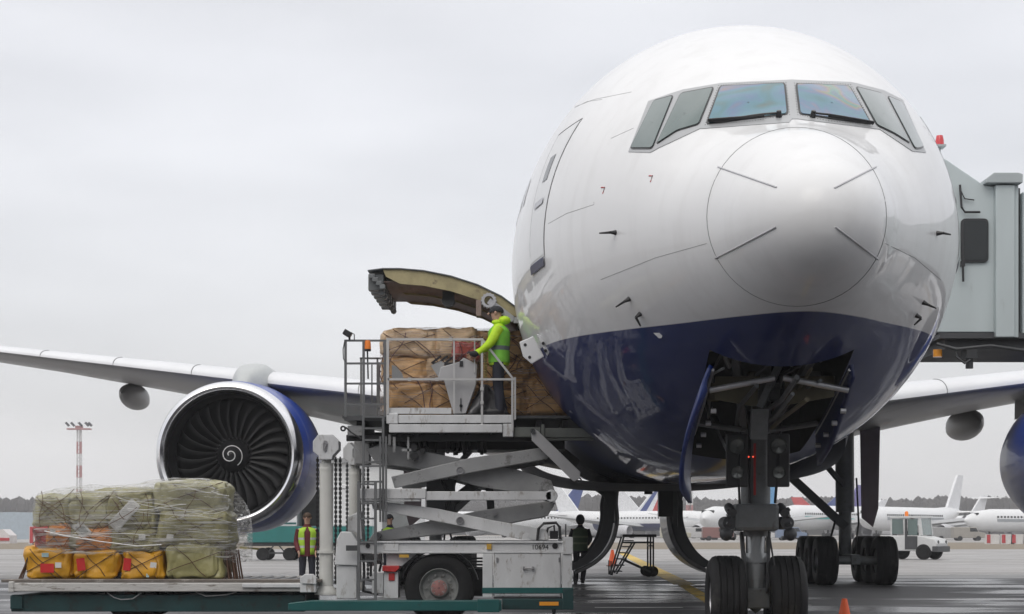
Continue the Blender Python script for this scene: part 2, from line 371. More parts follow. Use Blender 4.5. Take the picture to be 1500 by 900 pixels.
dg = bpy.context.evaluated_depsgraph_get(); me = bpy.data.meshes.new_from_object(fo.evaluated_get(dg))
fo.modifiers.clear(); fo.data = me
me.polygons.foreach_set('use_smooth', [True]*len(me.polygons)); me.set_sharp_from_angle(angle=R(35))
for c in cuts: bpy.data.objects.remove(c)

CAMI = MI @ Vector((0, 0, HC))
def hit(px, py):
    d = (MI.to_3x3() @ (at(px, py, 10)-Vector((0, 0, HC)))).normalized()
    r = BV.ray_cast(CAMI, d)
    if r[0] is None: return None
    nrm = r[1] if r[1].dot(d) < 0 else -r[1]
    return r[0], nrm
def hp(px, py, off):
    h = hit(px, py)
    while h is None:
        px += (1080-px)*.01; py += (400-py)*.01; h = hit(px, py)
    return h[0]+h[1]*off
def rounded(poly, r):
    out = []; n_ = len(poly)
    for i in range(n_):
        p, a, c = Vector(poly[i]), Vector(poly[i-1]), Vector(poly[(i+1) % n_])
        u = (a-p).normalized()*r; v = (c-p).normalized()*r
        for t in (0, .25, .5, .75, 1):
            out.append((p+u)*(1-t)**2+p*2*t*(1-t)+(p+v)*t*t)
    return out
def resample(out, step=4):
    o = []
    for i in range(len(out)):
        a, c = Vector(out[i]), Vector(out[(i+1) % len(out)]); k = max(1, int((c-a).length/step))
        o += [a+(c-a)*j/k for j in range(k)]
    return o
def patch(mb, poly, off, rr=5, grow=1.0, rings=6):
    out = resample(rounded(poly, rr)); cx = sum((p for p in out), Vector((0, 0)))/len(out)
    rws = []
    for j in range(rings+1):
        t = (j/rings)
        rws.append([hp(*(cx+(p-cx)*grow*max(t, .02)), off) for p in out])
    # rim back to the skin gives the pane an edge
    rws.append([hp(*(cx+(p-cx)*grow), 0) for p in out])
    mb.grid(rws, True, True)
def pxline(pts, off=.002, step=5):
    o = []
    for a, c in zip(pts, pts[1:]):
        a, c = Vector(a), Vector(c); k = max(1, int((c-a).length/step))
        o += [hp(*(a+(c-a)*j/k), off) for j in range(k)]
    return o+[hp(*pts[-1], off)]

# cockpit windows
wins = {
 'a': [(1056.7, 128.8), (1147.6, 124.4), (1152.3, 168.3), (1037.3, 182.1)],
 'b': [(1167.3, 125.1), (1242.5, 128.2), (1273.6, 182.1), (1172.6, 168.3)],
 'c': [(997.8, 139.2), (1044.8, 130.4), (1023.8, 183), (993, 192), (963.6, 211.2)],
 'd': [(1254, 129.8), (1291, 139.2), (1330.9, 210.3), (1308, 196), (1283.9, 184.6)],
 'e': [(958, 150), (986.2, 142.3), (956.4, 217.5), (925, 217.5)],
 'f': [(1299.6, 143.2), (1319.9, 151.7), (1351.3, 216), (1338.7, 218.4)]}
pairs = [((950, 149), (921, 223)), ((985, 137), (953, 224)), ((1001, 132), (964, 218)), ((1048, 124), (1026, 189)), ((1056, 122.5), (1031, 189)), ((1152, 118), (1156, 180)), ((1160, 117.5), (1160, 175)), ((1166, 118), (1168, 175)), ((1245, 121), (1279, 189)), ((1255, 123), (1288, 190)), ((1294, 133), (1336, 222)), ((1322, 147), (1356, 224))]
mb = MB(); rws = []
for (a, c) in zip(pairs, pairs[1:]):
    kk = 8 if c != pairs[-1] else 9
    for j in range(kk if c == pairs[-1] else 8):
        t = j/8; tp = Vector(a[0])*(1-t)+Vector(c[0])*t; bt = Vector(a[1])*(1-t)+Vector(c[1])*t
        rws.append([hp(*tp, 0)]+[hp(*(tp*(1-u)+bt*u), .008) for u in [i/14 for i in range(15)]]+[hp(*bt, 0)])
mb.grid(rws, False, True)
frame_m = mat('window_frame_metal', (.42, .43, .44), .4, .3, var=.06)
mb.m2 = len(mb.f)
# rivets along the two front panes
for kx in ('a', 'b'):
    out = resample([Vector(p) for p in wins[kx]], 3.4); c = sum(out, Vector((0, 0)))/len(out)
    for p in out:
        v = p-c; q = p+v.normalized()*4.2
        h = hit(*q)
        if h: mb.cyl(h[0]+h[1]*.007, h[0]+h[1]*.0115, .0055, n=6)
wf = mb.build('windshield_frame', [frame_m, dgrey], fo)
gm = mat('cockpit_glass', (.055, .095, .09), .09, var=.12, vs=1.2, coat=.5)
gi = mat('coated_windshield_glass', (.12, .22, .27), .09, var=.1, vs=1.2, coat=.5)
n = gi.node_tree.nodes; l = gi.node_tree.links; b = n['Principled BSDF']
nn = n.new('ShaderNodeTexNoise'); nn.inputs['Scale'].default_value = 2.3; nn.inputs['Detail'].default_value = 1.2; nn.inputs['Distortion'].default_value = .8
l.new(n['Texture Coordinate'].outputs['Object'], nn.inputs[0])
cr = n.new('ShaderNodeValToRGB'); l.new(nn.outputs[0], cr.inputs[0]); el = cr.color_ramp.elements
el[0].position = .25; el[0].color = (.06, .12, .12, 1); el[1].position = .8; el[1].color = (.08, .16, .14, 1)
for ps, c_ in ((.38, (.04, .16, .20, 1)), (.47, (.05, .18, .25, 1)), (.54, (.07, .15, .27, 1)), (.60, (.13, .14, .22, 1)), (.63, (.20, .14, .15, 1)), (.66, (.16, .19, .10, 1)), (.69, (.05, .20, .17, 1)), (.72, (.06, .14, .2, 1))):
    q = el.new(ps); q.color = c_
l.new(cr.outputs[0], b.inputs['Base Color'])
for kx, poly in wins.items():
    mb = MB(); patch(mb, poly, .016, 5, 1.055); mb.build('window_gasket', bplast, fo)
    mb = MB(); patch(mb, poly, .022, 4, 1.0); mb.build('cockpit_window', gi if kx in 'ab' else gm, fo)
for pts in ([(1141, 173), (1120, 174.5), (1085, 179), (1040, 181.5)], [(1190, 173), (1212, 175), (1245, 180), (1276, 185)]):
    mb = MB(); mb.tube(pxline(pts, .055), .012); mb.tube(pxline(pts[1:], .04), .018)
    h = hit(*pts[0]); mb.cyl(h[0], h[0]+h[1]*.08, .035, .025, 10); mb.build('wiper', bplast, fo)
# radome seam, lightning strips and skin seams
cir = [(1167+131.5*math.cos(a), 318+131*math.sin(a)) for a in [2*math.pi*i/60 for i in range(61)]]
mb = MB(); mb.tube(pxline(cir, .0), .0048, 6); mb.build('radome_seam', seam, fo)
for a, c in (((1052, 245), (1138, 275)), ((1283, 245), (1222, 276)), ((1048, 379), (1137, 333)), ((1286, 380), (1224, 333))):
    mb = MB(); mb.tube(pxline([a, c], .004), .009, 6); mb.build('lightning_strip', alu, fo)
for pts in ([(1035, 357), (960, 378), (880, 410)], [(1297, 357), (1340, 378), (1378, 410)], [(803, 328), (830, 313), (870, 300), (870, 296)], [(895, 203), (928, 188)], [(842, 157), (870, 146), (925, 135)], [(842, 158), (860, 149), (882, 146)], [(1352, 185), (1375, 205)]):
    mb = MB(); mb.tube(pxline(pts, -.001), .0036, 5); mb.build('skin_seam', seam, fo)
# probes, vanes and red marks
for px, py, dx, dy in ((902, 341, -15, 0), (922, 438, -12, 7), (938, 460, 7, 12), (1372, 342, 12, 1), (1342, 462, -9, 9), (1352, 443, 12, 4)):
    h = hit(px, py); p = h[0]; q = p+h[1]*.07
    tip_ = q+Vector((dx*.008, .05, -dy*.008))
    mb = MB(); mb.cyl(p, q, .03, .015, 8); mb.cyl(q, tip_, .016, .009, 8); mb.build('air_probe', bplast, fo)
mb = MB()
for (x, y) in ((953, 258), (883, 275)):
    mb.tube(pxline([(x-2, y), (x+3, y), (x, y+9)], .002), .008, 5)
mb.build('red_mark', redp, fo)
# belly antennas and small vents
for px, py in ((965, 488), ):
    h = hit(px, py); mb = MB(); mb.prism([(-.06, 0), (.05, 0), (.03, -.06), (.0, -.06)], -.012, .012)
    mb.v = [v+h[0] for v in mb.v]; mb.build('blade_antenna', white, fo)
# passenger doors and cabin windows on both flanks
def sidebox(mb, s0, s1, z0, z1, sg, off, ns=6, nz=16):
    rws = []
    for j in range(nz+1):
        z = z0+(z1-z0)*j/nz
        rws.append([Vector((side(s0+(s1-s0)*i/ns, z, sg)+sg*off, s0+(s1-s0)*i/ns, z)) for i in range(ns+1)])
    mb.grid(rws, False, True)
def sideline(pts, sg, r, mb, off=.0):
    o = []
    for (a, za), (c, zc) in zip(pts, pts[1:]):
        for j in range(12): s_ = a+(c-a)*j/12; z_ = za+(zc-za)*j/12; o.append(Vector((side(s_, z_, sg)+sg*off, s_, z_)))
    s_, z_ = pts[-1]; o.append(Vector((side(s_, z_, sg)+sg*off, s_, z_))); mb.tube(o, r, 6)
for sg in (-1, 1):
    for s0 in (5.95, 17.0, 33.5):
        mb = MB(); sidebox(mb, s0+.02, s0+.92, 4.93, 6.63, sg, .006); dr = mb.build('passenger_door', white, plane)
        mb = MB(); sideline([(s0, 6.65), (s0+.94, 6.65), (s0+.94, 4.9), (s0, 4.9), (s0, 6.65)], sg, .005, mb, .001); mb.build('door_seam', seam, dr)
        mb = MB(); sidebox(mb, s0+.02, s0+.92, 4.78, 4.895, sg, .02, nz=3); mb.build('door_sill', dblue, dr)
        mb = MB(); sidebox(mb, s0+.36, s0+.62, 5.95, 6.28, sg, .012, nz=3, ns=3); mb.build('door_window', glass_dark, dr)
        mb = MB(); sidebox(mb, s0+.25, s0+.75, 5.62, 5.70, sg, .02, nz=2, ns=3); mb.build('door_handle', alu, dr)
    for i in range(26):
        s0 = 8.1+i*.53
        if 16.7 < s0 < 18.3: continue
        mb = MB(); sidebox(mb, s0, s0+.27, 5.95, 6.33, sg, .008, nz=4, ns=2); mb.build('cabin_window', glass_dark, fo)
# wing-body fairing
mb = MB(); rws = []
for j in range(40):
    s_ = 16.5+j*.62; t = j/39; k = math.sin(math.pi*min(1, max(0, t)))**.35 if 0 < t < 1 else 0
    zb = zb_f(s_)-.07*k; w = 3.02+.42*k; top = 3.2+.9*k; r = []
    for i in range(41):
        a = math.pi*i/40; c = math.cos(a); q = math.sin(a)
        r.append(Vector((w*math.copysign(abs(c)**.62, c), s_, top-(top-zb)*abs(q)**.62)))
    rws.append(r)
mb.grid(rws, False, True); mb.build('belly_fairing', belly_m, plane)

# ---------------- wings
wst = [(0, 21.6, 15.5, 3.7, -.75, .125), (3.1, 23, 13.8, 4.15, -.6, .125), (9.8, 27.5, 10.0, 5.22, -.2, .115), (17.7, 32.8, 6.2, 6.5, 0, .105), (24, 37.0, 4.2, 7.55, .03, .10), (30.2, 41.2, 1.9, 8.6, .05, .10)]
def wpar(y):
    for a, c in zip(wst, wst[1:]):
        if y <= c[0]: t = (y-a[0])/(c[0]-a[0]); return [a[i]+(c[i]-a[i])*t for i in range(1, 6)]
    return list(wst[-1][1:])
def foil(t):     # x in 0..1 : upper and lower half thickness
    return 2.6*(.2969*math.sqrt(t)-.126*t-.3516*t*t+.2843*t**3-.1036*t**4)*1.9
def wing(sg):
    mbu, mbl, mbs = MB(), MB(), MB(); ru, rl, rs = [], [], []
    xs = [(i/22)**2 for i in range(23)]
    for j in range(61):
        y = 30.2*j/60; le, ch, z, tw, tc_ = wpar(y)
        def P(x, up):
            th = foil(x)*tc_*ch*(.86 if up else -.36)
            return Vector((sg*y, le+x*ch, z-.10+tw*x+th))
        ru.append([P(x, 1) for x in xs]); rl.append([P(x, 0) for x in xs])
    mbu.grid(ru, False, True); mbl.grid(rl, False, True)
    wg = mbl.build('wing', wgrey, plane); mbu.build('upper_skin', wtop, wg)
    for y0 in (4.6, 7.0, 11.6, 14.0, 16.4, 18.8, 21.2, 23.6, 26):        # slat joints
        le, ch, z, tw, tc_ = wpar(y0)
        mb = MB(); mb.tube([Vector((sg*y0, le+x*ch, z+tw*x+foil(x)*tc_*ch*.86-.096)) for x in xs[:9]], .012, 5); mb.build('slat_joint', seam, wg)
    # flap track fairings
    for y0, rr, ln in ((9.9, .42, 3.0), (15.1, .36, 2.6), (20.6, .28, 2.2)):
        le, ch, z, tw, tc_ = wpar(y0)
        mb = MB(); pr = []
        for j in range(17):
            t = j/16; r = rr*math.sin(math.pi*min(1, t*1.02+.02))**.6 if 0 < t < 1 else .02; r = max(r, .02)
            pr.append([Vector((sg*y0+r*.85*math.cos(a), le+ch*.66+t*ln*1.4, z+tw-.50+r*1.1*math.copysign(abs(math.sin(a))**.7, math.sin(a)))) for a in [2*math.pi*i/20 for i in range(20)]])
        mb.grid(pr, True, True); mb.build('flap_fairing', wgrey, wg)
    return wg
wing(-1); wing(1)
# tail surfaces
mb = MB()
mb.add([(-.25, 50, 8.2), (.25, 50, 8.2), (.05, 58.5, 17.6), (-.05, 58.5, 17.6), (-.12, 60.5, 8), (.12, 60.5, 8), (.04, 62, 17.6), (-.04, 62, 17.6)], [(0, 1, 2, 3), (4, 5, 6, 7), (0, 3, 7, 4), (1, 2, 6, 5), (3, 2, 6, 7)]); mb.build('tail_fin', dblue, plane)
for sg in (-1, 1):
    mb = MB(); mb.add([(sg*.8, 54, 6.8), (sg*.8, 61, 6.7), (sg*10, 60.5, 7.3), (sg*10, 62.4, 7.3), (sg*.8, 55.5, 7.15), (sg*.8, 60, 7.0), (sg*10, 60.9, 7.42), (sg*10, 62, 7.4)], [(0, 1, 3, 2), (4, 5, 7, 6), (0, 4, 6, 2), (1, 5, 7, 3), (2, 6, 7, 3)]); mb.build('tailplane', wgrey, plane)

# ---------------- engines
ductm = mat('inlet_duct', (.018, .018, .02), .5, .1, var=.15)
bladem = mat('fan_blade', (.011, .011, .012), .5, .1, var=.12)
cowlm = blue
def engine(l0, s0, z0):
    O = Vector((l0, s0, z0)); ax = (0, 1, 0)
    mb = MB(); mb.lathe([(1.705, .50), (1.765, 1.1), (1.82, 2.2), (1.81, 3.3), (1.7, 4.4), (1.5, 5.3), (1.46, 5.3), (1.44, 4.2)], O, ax, 72)
    nac = mb.build('engine', cowlm, plane)
    mb = MB(); mb.lathe([(1.705, .498), (1.69, .33), (1.668, .19), (1.635, .08), (1.59, .02), (1.545, 0), (1.50, .02), (1.455, .09), (1.425, .2), (1.41, .32)], O, ax, 96); mb.build('inlet_lip', lipm, nac)
    mb = MB(); mb.lathe([(1.408, .32), (1.39, .4), (1.37, .6), (1.36, .95), (1.36, 1.7)], O, ax, 72); mb.build('inlet_duct', ductm, nac)
    mb = MB(); mb.lathe([(1.36, 1.6), (.4, 1.6), (.1, 1.6)], O, ax, 48); mb.build('stator_disc', bplast, nac)
    mb = MB(); mb.lathe([(1.42, 5.0), (1.0, 5.0), (.95, 5.4), (.75, 6.4), (.55, 6.9), (.3, 7.5), (.05, 7.9)], O, ax, 40); mb.build('exhaust_core', steel, nac)
    NBL = 28; fan = MB()
    for k in range(NBL):
        rws = []
        for i in range(11):
            u = i/10; r = .38+(1.352-.38)*u; ch = .32+.20*u; sg_ = R(25+38*u); sw = .08*math.sin(u*2.6)-.10*u*u
            row = []
            for v in range(5):
                c = (v/4-.5)*ch; th = 2*math.pi*k/NBL+sw+(c*math.sin(sg_)+.03*math.sin(math.pi*v/4))/r
                row.append(O+Vector((r*math.cos(th), 1.02+c*math.cos(sg_), r*math.sin(th))))
            rws.append(row)
        fan.grid(rws, False, True)
    f = fan.build('fan', bladem, nac, solid=.012, sharp=60)
    mb = MB(); pr = [(.01, .42), (.06, .43), (.14, .50), (.27, .68), (.36, .84), (.42, 1.0), (.43, 1.25)]; mb.lathe(pr, O, ax, 40); sp_ = mb.build('spinner', bplast, nac)
    mb = MB(); mb.lathe([(.405, .94), (.432, .955), (.432, 1.0), (.42, 1.03)], O, ax, 40); mb.build('spinner_ring', mat('spinner_ring_grey', (.16, .16, .165), .5), nac)
    rf = pchip([.01, .06, .14, .27, .36, .42], [.42, .43, .50, .68, .84, 1.0])
    pts = []
    for i in range(70):
        u = i/69; r = .03+.24*u; a = R(150)+u*2*math.pi*1.75
        pts.append(O+Vector((r*math.cos(a), rf(r)-.006, -r*math.sin(a))))
    mb = MB(); mb.tube(pts, .013, 6); mb.build('spiral_mark', mat('spiral_white', (.75, .75, .75), .5), nac)
    # cowl seams and strakes
    mb = MB(); mb.lathe([(1.768, 1.2), (1.774, 1.21), (1.770, 1.225)], O, ax, 72); mb.build('cowl_seam', seam, nac)
    # pylon
    mb = MB(); rws = []
    for j in range(15):
        t = j/14; s_ = 2.0+t*5.8; hw = .14+.44*math.sin(math.pi*min(.5, t*1.4))*(1-.3*t); zt = z0+1.72+.74*min(1, t*3.0)**.5; zb = z0+1.3
        rws.append([O+Vector((0, s_, 0))+Vector((hw*math.copysign(abs(math.cos(a))**.6, math.cos(a)), 0, (zb+(zt-zb)*abs(math.sin(a))**.6)-z0)) for a in [math.pi*i/16 for i in range(17)]])
    mb.grid(rws, False, True); mb.build('pylon', mat('pylon_grey_paint', (.45, .47, .47), .4, var=.06), nac)
    return nac
engine(-9.86, 24.0, 3.17); engine(10.68, 24.0, 3.12)

# ---------------- wheels
def tyre_prof(R0, w, rim):
    h = w/2; p = [(rim, -h*.78), (rim+.03, -h*.92), (R0-(R0-rim)*.45, -h), (R0-.07, -h*.93), (R0-.02, -h*.75)]
    for g in (-.5, -.17, .17, .5):
        p += [(R0-.002, h*(g-.045)), (R0-.016, h*(g-.035)), (R0-.016, h*(g+.035)), (R0-.002, h*(g+.045))]
    return p+[(R0-.02, h*.75), (R0-.07, h*.93), (R0-(R0-rim)*.45, h), (rim+.03, h*.92), (rim, h*.78)]
def wheel(l0, s0, z0, R0, w, parent, rim=None, name='wheel', rimm=None):
    rim = rim or R0*.47
    mb = MB(); mb.lathe(tyre_prof(R0, w, rim), (l0, s0, z0), (1, 0, 0), 48); o = mb.build(name, tyre_m, parent)
    o2 = MB(); h = w/2
    for sg in (-1, 1):
        o2.lathe([(rim+.002, sg*h*.78), (rim-.02, sg*h*.8), (rim-.04, sg*h*.45), (rim*.45, sg*h*.35), (rim*.42, sg*h*.7), (.01, sg*h*.72)], (l0, s0, z0), (1, 0, 0), 32)
    o2.lathe([(rim+.002, -h*.78), (rim+.002, h*.78)], (l0, s0, z0), (1, 0, 0), 32)
    o2.build('rim', rimm or alu, o if parent is not None and parent.parent is None else parent)
    return o
# ---------------- nose gear
gx, gs = .05, 5.9
ng = MB()
ng.cyl((gx, gs, 1.62), (gx, gs, 3.6), .185, .2, 24); ng.cyl((gx, gs, 1.33), (gx, gs, 1.7), .155, n=24)
nose = ng.build('nose_gear', nlg, plane)
mb = MB(); mb.cyl((gx, gs, .45), (gx, gs, 1.4), .125, n=24); mb.cyl((gx, gs, .78), (gx, gs, .84), .14, n=24); mb.cyl((gx, gs, 1.0), (gx, gs, 1.12), .15, n=24); mb.build('piston', mat('chrome_piston', (.42, .44, .45), .22, .6, var=.1), nose)
mb = MB(); mb.box(gx-.30, gx+.26, gs-.33, gs+.2, 1.40, 1.74); mb.build('steering_collar', nlg, nose, bevel=.05)
for sg in (-1, 1):
    mb = MB(); mb.cyl((gx+sg*.36, gs-.3, 1.5), (gx+sg*.36, gs+.3, 1.5), .085, n=14); mb.ell((gx+sg*.40, gs-.28, 1.36), .085, .1, .085); mb.cyl((gx+sg*.33, gs-.32, 1.62), (gx+sg*.33, gs+.1, 1.7), .06, n=10)
    for k in range(5): mb.cyl((gx+sg*(.30+.02*k), gs-.3, 1.3+.09*k), (gx+sg*(.44-.02*k), gs-.34, 1.32+.09*k), .022, n=6)
    mb.build('steering_actuator', dgrey, nose, bevel=0)
    mb = MB(); mb.bar((gx+sg*.13, gs-.1, .62), (gx+sg*.17, gs+.06, 1.38), .045, .12); mb.build('torque_link', dgrey, nose)
mb = MB(); mb.cyl((gx-.45, gs, .545), (gx+.45, gs, .545), .07, n=14); mb.box(gx-.17, gx+.17, gs-.13, gs+.13, .42, .68); mb.prism([(gx-.08, .42), (gx+.08, .42), (gx, .35)], gs-.05, gs+.05); mb.build('axle', nlg, nose, bevel=.02)
for sg in (-1, 1):
    wheel(gx+sg*.375, gs, .545, .545, .46, nose)
    # landing lights on their plate
    mb = MB(); mb.box(gx+sg*.26-.14, gx+sg*.26+.14, gs-.24, gs-.20, 1.95, 2.62); lp = mb.build('lamp_plate', dgrey, nose, bevel=.02)
    for zz, rr in ((2.46, .105), (2.13, .085)):
        mb = MB(); mb.lathe([(rr, .0), (rr, -.07), (rr*.9, -.07), (rr*.8, -.03), (.01, -.02)], (gx+sg*.26, gs-.24, zz), (0, 1, 0), 24); mb.build('taxi_lamp', mat('lamp_reflector', (.22, .23, .22), .2, .7), nose)
mb = MB()
for x in (-.115, -.06): mb.ell((gx+x, gs-.23, 2.33), .011, .011, .011, 8, 6)
mb.build('indicator_lamp', mat('red_indicator', (.6, .05, .03), .4, emis=(1, .1, .05, 1.2)), nose)
mb = MB()
for sg in (-1, 1):
    mb.bar((gx+sg*.16, gs-.1, 2.7), (gx+sg*.5, 3.9, 3.55), .09, .09); mb.bar((gx+sg*.18, gs, 2.1), (gx+sg*.5, gs+1.2, 3.1), .07, .07)
    mb.cyl((gx+sg*.15, gs-.22, 2.66), (gx+sg*.75, gs-.22, 2.75), .035, n=8)
mb.build('drag_brace', nlg, nose)
mb = MB(); mb.tube([(gx+.22, gs-.2, 1.75), (gx+.25, gs-.25, 2.2), (gx+.3, gs-.2, 2.9)], .018); mb.tube([(gx-.21, gs-.2, 1.4), (gx-.24, gs-.25, 2.0), (gx-.2, gs-.2, 3.1)], .016); mb.tube([(gx-.1, gs-.2, 1.75), (gx-.1, gs-.22, 2.9)], .02)
mb.tube([(gx+.12, gs-.16, .62), (gx+.2, gs-.3, .95), (gx+.14, gs-.2, 1.4)], .012); mb.build('hydraulic_hose', bplast, nose)
mb = MB(); mb.box(gx-.05, gx-.02, gs-.2, gs-.195, 1.85, 2.5); mb.build('red_placard', redp, nose)
# bay fittings
mb = MB()
for a, c in (((-.78, 3.35, 2.98), (-.05, 3.35, 3.12)), ((.05, 3.35, 3.12), (.78, 3.35, 2.98))): mb.cyl(a, c, .035, n=10)
mb.build('bay_strut', alu, plane)
for x0, x1 in ((-.62, -.12), (.2, .78)):
    mb = MB(); mb.prism([(x0, 3.22), (x1, 3.22), (x1, 2.86 if x1 < 0 else 2.98), (x0, 2.95 if x0 < 0 else 2.88)], 4.3, 4.34); mb.build('bay_panel', olive, plane)
mb = MB(); mb.bar((.12, 4.2, 3.35), (-.1, 4.25, 2.85), .10, .08); mb.bar((-.1, 4.25, 2.85), (-.1, 4.4, 2.5), .2, .10); mb.tube([(-.7, 3.4, 3.6), (-.5, 3.9, 3.3), (-.4, 4.5, 3.6)], .03); mb.tube([(.7, 3.4, 3.6), (.6, 4.2, 3.4), (.3, 4.6, 3.7)], .03)
mb.build('bay_linkage', nlg, plane)
rp = random.Random(6)
for k in range(14):
    xa = rp.uniform(-.72, .72); za = rp.uniform(2.75, 3.6); ya = rp.uniform(4.6, 6.6)
    mb = MB(); mb.tube([(xa, 3.15, za+.1), (xa+rp.uniform(-.08, .08), (3.15+ya)/2, za+rp.uniform(-.1, .15)), (xa*.8, ya, za-.1), (xa*.8, ya+.2, za-.25)], rp.uniform(.012, .028), 8); mb.build('bay_pipe', [nlg, dgrey, olive, nlg][k % 4], plane)
for k in range(6):
    xa = -.62+.25*k; mb = MB(); mb.box(xa, xa+.14, 5.2, 5.35, 3.0+.07*(k % 3), 3.22+.07*(k % 3)); mb.build('bay_box', nlg if k % 2 else olive, plane, bevel=.01)
mb = MB()
for i in range(8): mb.box(-.79+.02, .79-.02, 3.5+i*.48, 3.56+i*.48, 3.78, 3.88)
mb.build('bay_rib', olive, plane)
for sg in (-1, 1):
    mb = MB(); rws = []
    for j in range(13):
        s_ = 3.15+j*.2; t = j/12; zt = zb_f(s_)+.04
        rws.append([Vector((sg*(.80+(.21*u*math.sin(math.pi*min(1, t*.95+.05))+.05*math.sin(u*2.5) if sg < 0 else .02*u)), s_, zt-u*((.30 if sg < 0 else .15)+(.62 if sg < 0 else .3)*min(1, t*1.6)))) for u in [i/6 for i in range(7)]])
    mb.grid(rws, False, True); dd = mb.build('nose_gear_door', mat('gear_door_blue', (.008, .03, .17), .35, var=.25, vs=2, coat=.2) if sg < 0 else dblue, plane, solid=.05)
    mb = MB(); mb.tube([Vector((sg*.76, 3.15+j*.2, zb_f(3.15+j*.2)-.02)) for j in range(13)], .018, 6)
    for j in range(4): mb.cyl((sg*.76, 3.4+j*.6, 2.75-j*.1), (sg*.70, 3.4+j*.6, 2.75-j*.1), .03, n=8)
    mb.build('door_hinge', alu, dd)

# ---------------- main gears
for sg in (-1, 1):
    l0 = sg*5.45; s0 = 30.7
    mb = MB(); mb.cyl((l0, s0, .62), (l0, s0, 2.1), .17, n=20); mb.cyl((l0, s0, 1.9), (l0, s0+.1, 4.4), .25, n=20); g_ = mb.build('main_gear', nlg, plane)
    mb = MB(); mb.bar((l0, s0-1.6, .66), (l0, s0+1.6, .66), .24, .26)
    for k in (-1.45, 0, 1.45): mb.cyl((l0-.6, s0+k, .635), (l0+.6, s0+k, .635), .11, n=14)
    mb.build('bogie_beam', nlg, g_, bevel=.02)
    for k in (-1.45, 0, 1.45):
        for q in (-1, 1): wheel(l0+q*.76, s0+k, .635, .635, .55, g_)
    mb = MB(); mb.bar((l0, s0-.1, 1.5), (sg*3.6, s0-.1, 3.2), .16, .22); mb.bar((sg*3.6, s0-.1, 3.2), (sg*2.6, s0, 3.9), .16, .2); mb.bar((l0-sg*.1, s0-.3, 2.6), (sg*4.0, s0-1.2, 4.0), .1, .12); mb.build('side_brace', dgrey, g_)
    mb = MB(); mb.tube([(l0-.2*sg, s0-.3, .8), (l0-.45*sg, s0-.4, 1.2), (l0-.3*sg, s0-.3, 1.7)], .03); mb.tube([(l0+.2, s0-.3, .8), (l0+.3, s0-.35, 1.6), (l0+.25, s0-.3, 2.8)], .025); mb.build('brake_hose', bplast, g_)
    mb = MB(); mb.prism([(l0+sg*.32, 4.2), (l0+sg*.85, 4.4), (l0+sg*.80, 2.0), (l0+sg*.66, 1.5), (l0+sg*.36, 1.75)], s0-.45, s0-.40); mb.build('leg_door', mat('leg_door_paint', (.22, .17, .185), .5), g_)
    # body door: curved shell hanging from the keel and sweeping outboard
    mb = MB(); rws = []; arc = [(0, 0), (.03, -.35), (.0, -.75), (.06, -1.15), (.25, -1.55), (.55, -1.85), (.92, -2.05), (1.05, -2.1)]
    f1 = pchip([0, 1, 2, 3, 4, 5, 6, 7], [a[0] for a in arc]); f2 = pchip([0, 1, 2, 3, 4, 5, 6, 7], [a[1] for a in arc])
    for j in range(9):
        s_ = 29.2+j*.36
        rws.append([Vector((sg*(.72+f1(i/4)), s_, 2.48+f2(i/4))) for i in range(29)])
    mb.grid(rws, False, True); bdr = mb.build('body_gear_door', mat('gear_door_inner', (.15, .15, .155), .3, var=.3, coat=.3), plane, solid=.10)
    mb = MB(); a_ = [(sg*.66, 2.62)]+[(sg*(.66-.62*(1-math.cos(t_))-.0), 2.62-.62*math.sin(t_)) for t_ in []]
    mb.prism([(sg*.74, 2.55), (sg*1.55, 2.55), (sg*1.25, 2.44), (sg*1.02, 2.28), (sg*.92, 2.02), (sg*.90, 1.6), (sg*.74, 1.6)], 29.1, 29.2); mb.build('door_bracket', dgrey, bdr)
    for j in (0, 8):
        mb = MB(); s_ = 29.2+j*.36-.01
        inner = [(sg*(.72+f1(i/4)+.22+.1*math.sin(i/28*math.pi)), 2.48+f2(i/4)*(.96)) for i in range(29)]
        outer = [(sg*(.72+f1(i/4)+.05), 2.48+f2(i/4)) for i in range(29)]
        rr_ = [[Vector((x, s_-.04, z)) for x, z in outer], [Vector((x, s_-.04, z)) for x, z in inner], [Vector((x, s_+.04, z)) for x, z in inner], [Vector((x, s_+.04, z)) for x, z in outer]]
        mb.grid(rr_, False, False); mb.build('door_rib', dgrey, bdr)
# drain masts and antennas below the belly
mb = MB(); mb.box(-.7+.95, -.7+1.3, 27, 27.4, 1.75, 2.45); mb.box(-.1, .1, 27, 27.1, 2.3, 2.5); mb.cyl((.72, 27, 1.5), (.72, 27, 2.45), .012, n=6); 
mb.build('belly_antenna', bplast, plane)

